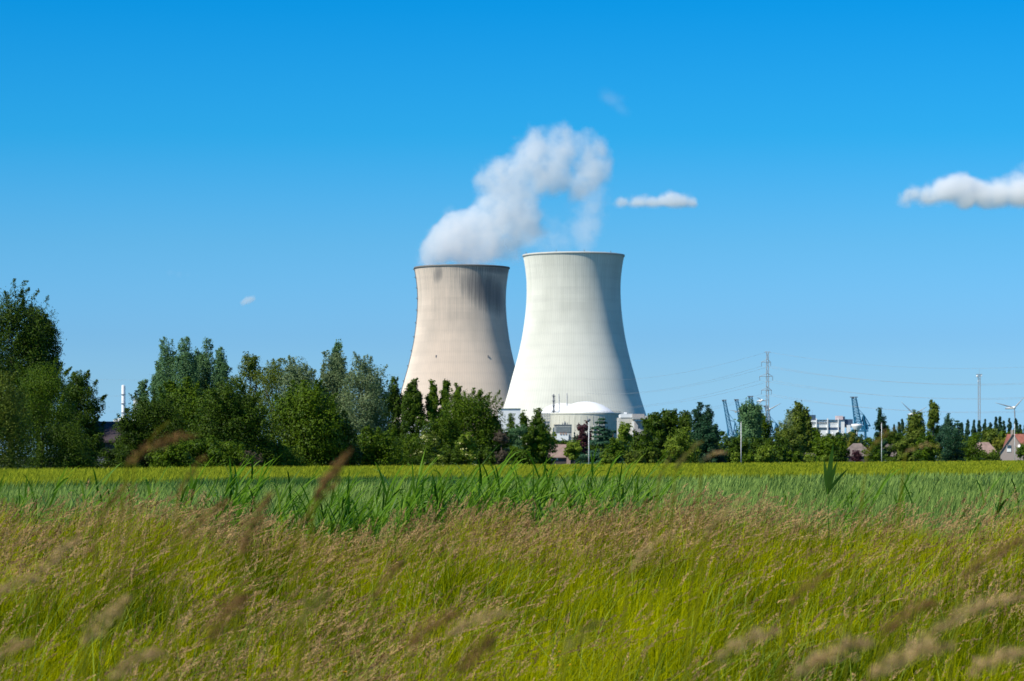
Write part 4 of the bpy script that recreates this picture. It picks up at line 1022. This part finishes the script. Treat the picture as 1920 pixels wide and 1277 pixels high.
# dark poplars before the beige tower
dp = 'upright poplars before the beige tower'
T('poplar_tree', 'upright poplar just left of the beige tower', 738, 707, 46, 455, 'poplar', 'dark', .05, dp, dens=.8)
T('poplar_tree', 'upright dark poplar against the left flank of the beige tower', 775, 708, 40, 450, 'poplar', 'dark', .05, dp)
T('poplar_tree', 'upright poplar before the middle of the beige tower, left of a close pair', 811, 711, 28, 452, 'poplar', 'mid', .05, dp)
T('poplar_tree', 'upright poplar, right one of the close pair', 834, 708, 24, 452, 'poplar', 'mid', .05, dp)
T('poplar_tree', 'short upright poplar rising from the round tree before the beige tower', 857, 717, 26, 450, 'poplar', 'mid', .05, dp)
T('poplar_tree', 'low thin poplar between the two darkest ones', 759, 742, 20, 452, 'poplar', 'dark', .05, dp)
T('lime_tree', 'big round green tree before the foot of the beige tower', 882, 730, 124, 372, 'dome', 'mid', .02, sprig=20)
T('lime_tree', 'lower left shoulder of green beside the big round tree', 828, 768, 74, 366, 'dome', 'mid', .02)
T('lime_tree', 'dark tree right of the big round tree', 925, 782, 60, 372, 'dome', 'dark', .02)
# front bushes
fb = 'bushes along the far edge of the field'
for px, top, w_, D, col, fl, lab in ((395, 818, 150, 277, 'mid', 0, 'broad low bush behind the arching seed head'), (318, 832, 100, 268, 'mid', 0, 'low bush left of the broad one'),
    (510, 822, 84, 288, 'mid', 0, 'low green bush below the dark hedge trees'), (548, 838, 60, 291, 'light', 0, 'small light bush in front of the dense green tree'),
    (470, 846, 50, 280, 'brown', 0, 'low dry brownish scrub between two green bushes'), (706, 800, 110, 312, 'mid', 0, 'wide bright green bush right of the very dark tree'),
    (770, 815, 90, 320, 'mid', 0, 'green bush below the dark poplars'), (800, 806, 66, 326, 'olive', 55, 'flowering bush with cream blossom below the dark poplars'),
    (874, 812, 58, 336, 'light', 60, 'flowering bush with cream blossom below the round tree'), (845, 835, 56, 334, 'dark', 0, 'dark low bush between the flowering ones'),
    (940, 806, 40, 345, 'brown', 0, 'leafless brownish bush right of the flowering one'), (905, 840, 60, 340, 'dark', 0, 'dark low bush under the round tree'),
    (650, 840, 60, 306, 'dark', 0, 'dark bush in the shade of the dense green tree'), (975, 838, 60, 352, 'mid', 0, 'green bush just left of the brown roofed house')):
    T('bush', lab, px, top, w_, D, 'dome', col, 0, fb, sprig=8, flowers=fl, trunk=True, cat='bush')
# centre
T('spruce_tree', 'spiky dark green tree before the pale hall, left one', 957, 772, 42, 420, 'cone', 'mid', .02, dens=1.2)
T('spruce_tree', 'spiky green tree before the pale hall, middle one', 980, 771, 42, 424, 'cone', 'mid', .02, dens=1.2)
T('spruce_tree', 'spiky green tree nearest the gantry', 1010, 768, 54, 426, 'cone', 'mid', .02, dens=1.2)
T('lime_tree', 'green tree behind the spiky ones, filling below the white tower', 995, 790, 70, 432, 'dome', 'mid', .02)
T('willow_tree', 'small grey green willow before the spiky trees', 968, 793, 44, 400, 'round', 'grey', .1)
T('lime_tree', 'small round headed tree with visible trunk before the brown roofed house', 1014, 803, 58, 430, 'round', 'light', .34, sprig=10)
T('lime_tree', 'little round tree in front of the right end of the brown roof', 1074, 827, 36, 440, 'round', 'light', .3, sprig=8)
T('plum_tree', 'purple leaved tree beside the lamp post with the dark head', 1095, 790, 34, 640, 'round', 'purple', .3, sprig=10)
T('shrub', 'dark blue green shrub at the foot of the purple tree', 1088, 812, 44, 660, 'dome', 'conif', 0, cat='bush')
T('cedar_tree', 'blue green cedar with layered boughs before the reactor drum', 1128, 776, 84, 455, 'cedar', 'blue', .0, sprig=0, dens=1.3)
T('cedar_tree', 'lower blue green cedar at the right of the layered one', 1150, 806, 60, 452, 'cedar', 'blue', .0, sprig=0, dens=1.2)
T('lime_tree', 'small bright green tree between the cedar and the grey block', 1164, 790, 42, 462, 'round', 'light', .12)
T('lime_tree', 'small round green tree low in front of the cedar', 1152, 822, 46, 440, 'dome', 'mid', .02)
T('oak_tree', 'green tree before the canopied grey block', 1208, 806, 64, 470, 'dome', 'dark', .02)
T('oak_tree', 'round green tree with feathery top right of the grey block', 1228, 776, 62, 500, 'dome', 'dark', .02, sprig=18, dens=1.3)
T('oak_tree', 'taller green tree with feathery top, second right of the plant', 1256, 769, 62, 505, 'dome', 'dark', .02, sprig=18, dens=1.3)
T('oak_tree', 'dark green tree just left of the black conifers', 1284, 772, 58, 505, 'dome', 'dark', .02, sprig=18, dens=1.3)
T('lime_tree', 'light green tree glowing before the darker ones near the conifers', 1276, 803, 62, 470, 'dome', 'light', .02)
T('fir_tree', 'black green conifer with a spire, left of the pair', 1311, 757, 60, 500, 'cone', 'conif', 0, sprig=12, dens=1.4)
T('fir_tree', 'black green conifer with a ragged right side', 1329, 762, 62, 498, 'cone', 'conif', 0, sprig=14, dens=1.4)
T('fir_tree', 'broad dark conifer skirt below the pair', 1322, 790, 62, 492, 'dome', 'conif', 0, dens=1.2)
T('poplar_tree', 'grey green poplar standing alone before the cranes', 1406, 746, 50, 560, 'poplar', 'grey', .03, dens=1.2)
T('poplar_tree', 'lower dark flank of the lone grey green poplar', 1428, 772, 34, 568, 'poplar', 'mid', .03)
T('lime_tree', 'low dark tree at the left foot of the lone poplar', 1378, 818, 50, 540, 'dome', 'dark', .02)
T('lime_tree', 'low green tree at the right foot of the lone poplar', 1425, 822, 60, 545, 'dome', 'dark', .02)
T('bush', 'light yellow green bush right of the second lamp post', 1434, 836, 44, 520, 'dome', 'light', 0, fb, cat='bush')
# right group
T('poplar_tree', 'mottled poplar with a thin spire left of the office block', 1498, 752, 26, 640, 'poplar', 'olive', .05, sprig=12)
T('poplar_tree', 'broad silvery poplar joined to the mottled spire', 1484, 765, 44, 650, 'poplar', 'pale', .05)
T('poplar_tree', 'short poplar at the right of the mottled spire', 1512, 765, 22, 650, 'poplar', 'olive', .05)
T('ash_tree', 'rusty green tree at the foot of the mottled poplars', 1478, 800, 64, 620, 'dome', 'olive', .02)
T('ash_tree', 'dark bush like tree left of the first bungalow', 1462, 822, 50, 600, 'dome', 'dark', .02)
T('ash_tree', 'green tree covering the left part of the office block', 1528, 804, 48, 900, 'dome', 'mid', .02)
T('lime_tree', 'round dark green tree right of the first bungalow', 1548, 815, 56, 640, 'dome', 'mid', .04)
T('lime_tree', 'green tree between the first bungalow and the purple shrub', 1574, 818, 44, 700, 'dome', 'mid', .04)
T('laburnum', 'yellowish tree between the bungalows', 1602, 812, 28, 900, 'round', 'yellow', .1)
T('shrub', 'purple shrub in front of the long hipped roof', 1606, 845, 26, 690, 'dome', 'purple', 0, cat='bush')
T('fir_tree', 'tall dark conifer with a bent tip behind the third lamp post', 1650, 766, 34, 690, 'cone', 'conif', .05, sprig=10, dens=1.3)
T('oak_tree', 'round green tree in front of the tall dark conifer', 1636, 822, 40, 640, 'round', 'mid', .12)
T('oak_tree', 'dark green tree right of the tall conifer', 1676, 800, 44, 760, 'dome', 'dark', .02)
T('birch_tree', 'olive tree before the V shaped turbine blades', 1716, 768, 36, 700, 'poplar', 'olive', .04)
T('weeping_birch', 'tall weeping birch, highest tree of the right group', 1750, 752, 34, 690, 'weep', 'olive', .1, sprig=12)
T('lime_tree', 'light green round tree in front of the weeping birch', 1740, 812, 46, 660, 'dome', 'mid', .04)
T('ash_tree', 'olive green tree left below the weeping birch', 1700, 815, 44, 680, 'dome', 'olive', .02)
T('pine_tree', 'narrow blue green pine right of the weeping birch', 1777, 777, 20, 760, 'poplar', 'blue', .2)
T('pine_tree', 'broad blue green pine with flat boughs', 1796, 783, 44, 765, 'cedar', 'blue', .25, sprig=0, dens=1.3)
T('yew_tree', 'very dark tree under the broad pine', 1786, 808, 56, 740, 'dome', 'conif', 0)
T('lime_tree', 'bright round green tree left of the pinkish roof', 1822, 813, 46, 760, 'dome', 'mid', .04)
T('willow_tree', 'olive grey tree behind the pinkish roof', 1862, 803, 48, 1000, 'dome', 'olive', .02)
T('laburnum', 'yellow green rounded tree left of the gable house', 1882, 815, 38, 960, 'dome', 'yellow', .02)
T('bush', 'green bush at the right edge before the gable house', 1920, 829, 30, 800, 'dome', 'mid', 0, fb, cat='bush')
T('bush', 'green bush between the pinkish roofed bungalow and the gable house', 1868, 850, 26, 800, 'dome', 'dark', 0, fb, cat='bush')
# far poplar row
for px, top in ((1790, 792), (1803, 790), (1814.5, 785), (1826, 785), (1836, 787), (1846, 784), (1857, 790), (1867.5, 779), (1875, 779), (1882, 787), (1893, 782), (1905, 783), (1913, 794), (1922, 795), (1686, 790), (1692, 783), (1677, 794)):
    T('poplar_tree', 'small dark poplar in the distant row on the right horizon', px, top, 10.5, 1500 + random.uniform(-30, 30), 'poplar', 'far', .04, 'distant poplar row', sprig=0, dens=1.6)
# distant trees that close the horizon
random.seed(11)
for i in range(52):
    px = 1165 + i * 15.5 + random.uniform(-5, 5); D = random.uniform(950, 1300)
    if px > 1580: D += 150
    T('distant_tree', 'distant rounded tree in the belt closing the horizon', px, random.uniform(806, 828) - (8 if px > 1650 else 0), random.uniform(26, 40), D, 'dome', random.choice(['far', 'far', 'dark', 'mid']), .02, 'trees closing the horizon', sprig=4, trunk=False)
for i in range(16):
    px = 690 + i * 28 + random.uniform(-6, 6)
    T('distant_tree', 'distant rounded tree in the belt below the towers', px, random.uniform(815, 828), random.uniform(30, 46), random.uniform(620, 900), 'dome', random.choice(['dark', 'mid']), .02, 'trees below the towers', sprig=4, trunk=False)
for i in range(34):
    px = 1130 + i * 24.5 + random.uniform(-7, 7); De = 355 / (1 - 3.26 * (px - 960) / F)
    if 1585 < px < 1625 or 1655 < px < 1685: continue
    T('hedge_shrub', 'low hedge shrub on the far field edge', px, random.uniform(843, 853), random.uniform(20, 34), De * 1.06 + random.uniform(5, 25), 'dome', random.choice(['dark', 'mid', 'mid', 'olive', 'light']), 0, 'low shrubs on the far field edge', sprig=4, trunk=False, cat='bush')

# ------------------------------------------------------------------ steam and clouds
def vapour(name, label, cat, blobs, D, dens, yscale=.8, kind='stuff', nscale=.02, erode=.75, aniso=0, step=.5, edge=.35, env_k=1.08, warp=1.0, cap=1.0, flat=None, fine=2.0, col=(1, 1, 1)):
    """blobs: (px, py, radius in px, weight[, dy in radii]); a mesh skin round them holds an uneven volume"""
    k = D / F; B = []
    for b in blobs:
        B.append((Vector((X(b[0], D), D + (b[4] if len(b) > 4 else 0) * b[2] * k, Z(b[1], D))), b[2] * k, b[3]))
    bm = bmesh.new()
    for c, r, w_ in B:
        M_ = Matrix.Translation(c) @ Matrix.Diagonal((1, yscale, 1, 1)); bmesh.ops.create_icosphere(bm, subdivisions=3, radius=r * env_k, matrix=M_)
    me = bpy.data.meshes.new(name); bm.to_mesh(me); bm.free()
    o = bpy.data.objects.new(name, me); COL.objects.link(o)
    md = o.modifiers.new('m', 'REMESH'); md.mode = 'VOXEL'; md.voxel_size = min(r for _, r, _ in B) * .22
    dg = bpy.context.evaluated_depsgraph_get(); me2 = bpy.data.meshes.new_from_object(o.evaluated_get(dg)); o.modifiers.clear(); o.data = me2
    m = bpy.data.materials.new(name); m.use_nodes = True; N = m.node_tree.nodes; L = m.node_tree.links; N.remove(N['Principled BSDF'])
    g = N.new('ShaderNodeNewGeometry')
    def mt(op, a, b=None, c=None, clamp=False):
        n = N.new('ShaderNodeMath'); n.operation = op; n.use_clamp = clamp
        for i, q in enumerate((a, b, c)):
            if q is None: continue
            if isinstance(q, (int, float)): n.inputs[i].default_value = q
            else: L.new(q, n.inputs[i])
        return n.outputs[0]
    sc_ = N.new('ShaderNodeVectorMath'); sc_.operation = 'MULTIPLY'; sc_.inputs[1].default_value = (1, 1 / yscale, 1); L.new(g.outputs['Position'], sc_.inputs[0])
    # warp the position a little for billows
    nz0 = noise(N, L, nscale, 2, g.outputs['Position']); wv = N.new('ShaderNodeVectorMath'); wv.operation = 'SUBTRACT'; L.new(nz0.outputs['Color'], wv.inputs[0]); wv.inputs[1].default_value = (.5, .5, .5)
    ws = N.new('ShaderNodeVectorMath'); ws.operation = 'SCALE'; ws.inputs[3].default_value = .8 / nscale * .35 * warp; L.new(wv.outputs[0], ws.inputs[0])
    wp = N.new('ShaderNodeVectorMath'); wp.operation = 'ADD'; L.new(sc_.outputs[0], wp.inputs[0]); L.new(ws.outputs[0], wp.inputs[1])
    tot = None
    for c, r, w_ in B:
        d = N.new('ShaderNodeVectorMath'); d.operation = 'DISTANCE'; L.new(wp.outputs[0], d.inputs[0]); d.inputs[1].default_value = (c.x, c.y / yscale, c.z)
        q = mt('MULTIPLY_ADD', d.outputs['Value'], -w_ / r, w_, True)          # w at the core, 0 at the skin
        tot = q if tot is None else mt('ADD', tot, q)
    tot = mt('MINIMUM', tot, cap)
    if flat is not None:
        sz = N.new('ShaderNodeSeparateXYZ'); L.new(g.outputs['Position'], sz.inputs[0]); fb = mt('DIVIDE', mt('SUBTRACT', sz.outputs[2], Z(flat, D)), 26., None, True)
        tot = mt('MULTIPLY', tot, fb)
    nz = noise(N, L, nscale * fine, 8, g.outputs['Position'], .68)
    e = mt('MULTIPLY_ADD', nz.outputs['Fac'], -erode * 2.2, erode * .85)
    dd = mt('DIVIDE', mt('ADD', tot, e), edge, clamp=True)
    dd = mt('MULTIPLY', mt('MULTIPLY', dd, mt('MINIMUM', tot, 1.0)), dens)
    v = N.new('ShaderNodeVolumeScatter'); v.inputs['Color'].default_value = (*col, 1); v.inputs['Anisotropy'].default_value = aniso
    L.new(dd, v.inputs['Density']); L.new(v.outputs[0], N['Material Output'].inputs['Volume'])
    m.cycles.volume_step_rate = step
    o.data.materials.clear(); o.data.materials.append(m)
    return tag(o, label, cat, kind=kind)
vapour('steam', 'thick white steam drifting right from the beige stained cooling tower', 'steam',
  [(798, 488, 28, 1.2), (822, 435, 34, 1.2), (848, 408, 34, 1.1), (806, 462, 28, 1.1), (822, 472, 38, 1.4), (850, 450, 54, 1.6), (870, 415, 36, 1.0), (935, 400, 38, 1.0), (980, 405, 36, .9), (1010, 425, 32, .5), (995, 480, 34, .35), (880, 430, 48, 1.4), (880, 480, 42, 1.5), (920, 468, 48, 1.5), (925, 425, 48, 1.4), (965, 425, 48, 1.3), (960, 465, 38, .9), (990, 430, 40, .8), (975, 490, 34, .42), (1015, 450, 34, .36), (1000, 400, 34, .6), (845, 420, 30, .8), (900, 400, 34, .9),
   (940, 385, 46, 1.1), (960, 325, 40, .8), (1000, 300, 40, .8), (1030, 335, 44, .9), (900, 385, 34, .6), (975, 395, 44, .9), (935, 315, 36, .7), (1050, 300, 40, .7), (1085, 345, 42, .8), (1110, 320, 40, .7), (1000, 245, 26, .6), (1135, 270, 26, .5), (800, 460, 24, .6), (815, 435, 20, .5), (915, 350, 42, .75), (898, 335, 34, .8), (950, 345, 46, .85), (985, 355, 40, .9), (1020, 345, 44, .9), (1065, 355, 42, .75),
   (965, 380, 40, .7), (1010, 315, 44, .8), (1045, 320, 34, .5), (1110, 350, 40, .6), (980, 305, 44, .8), (985, 268, 38, .75), (1020, 262, 38, .75), (1055, 268, 42, .8), (1095, 275, 50, .75), (1128, 285, 42, .62), (1135, 320, 34, .5), (1105, 250, 30, .4), (1060, 242, 30, .6), (1140, 300, 30, .5), (1040, 300, 36, .6), (1000, 285, 40, .7), (1090, 315, 42, .6), (1120, 320, 34, .45)], 2445, .095, nscale=.02, erode=1.2, step=.2, edge=.9, aniso=0, warp=1.1, cap=1.1, fine=4.0)
vapour('steam', 'faint grey blue steam trailing up from the white tower on the right', 'steam',
  [(1075, 462, 34, .4), (1040, 466, 36, .38), (1102, 462, 30, .6), (1106, 440, 40, .65), (1106, 415, 46, .65), (1108, 385, 52, .65), (1115, 350, 50, .6), (1050, 440, 46, .35), (1010, 455, 42, .6), (985, 440, 40, .6), (1060, 425, 44, .35), (1030, 410, 40, .3)], 2310, .035, nscale=.03, erode=1.0, fine=3.0, step=.5, edge=.6, aniso=0)
vapour('steam', 'faint detached wisp of steam high above the plume', 'steam', [(1138, 180, 24, .6), (1158, 192, 26, .6), (1170, 212, 20, .5)], 2440, .03, nscale=.03, erode=.35, step=.6, edge=.6)
def cl(*a, **k): return vapour('cloud', *a, **k)
cl('large white cumulus cloud reaching out of the right edge', 'cloud',
   [(1695, 376, 24, 1.0), (1708, 362, 20, 1.0), (1732, 370, 28, 1.1), (1758, 362, 36, 1.1), (1775, 348, 30, 1.1), (1802, 342, 31, 1.2), (1822, 352, 28, 1.1), (1800, 368, 36, 1.1), (1832, 362, 34, 1.1), (1862, 364, 40, 1.1), (1895, 362, 44, 1.1), (1930, 360, 46, 1.1), (1965, 358, 44, 1.1), (1895, 322, 24, .4), (1920, 312, 28, .6), (1950, 318, 30, .6), (1815, 385, 24, .8), (1850, 390, 22, .7)], 9000, .05, kind='thing', nscale=.010, erode=.85, edge=.75, warp=1.0, flat=404, step=.4)
cl('small flat cumulus cloud right of the steam', 'cloud', [(1163, 385, 20, .9), (1168, 374, 14, .8), (1188, 384, 22, 1), (1208, 380, 24, 1.1), (1232, 383, 24, 1.1), (1255, 374, 24, 1.2), (1268, 382, 24, 1.1), (1285, 380, 24, 1.1), (1302, 385, 17, .9)], 9000, .05, kind='thing', nscale=.014, erode=.7, edge=.7, warp=1.2, flat=398, step=.4)
cl('tiny white cloud low in the sky at left', 'cloud', [(456, 567, 9, .8), (465, 563, 11, 1), (474, 562, 9, .9)], 9000, .05, kind='thing', nscale=.014, erode=.3)
cl('very faint lilac cloud streak at left', 'cloud', [(318, 511, 12, .6), (335, 514, 12, .6), (352, 515, 11, .5), (370, 518, 9, .4)], 9000, .008, kind='thing', nscale=.012, erode=.4, edge=.6)
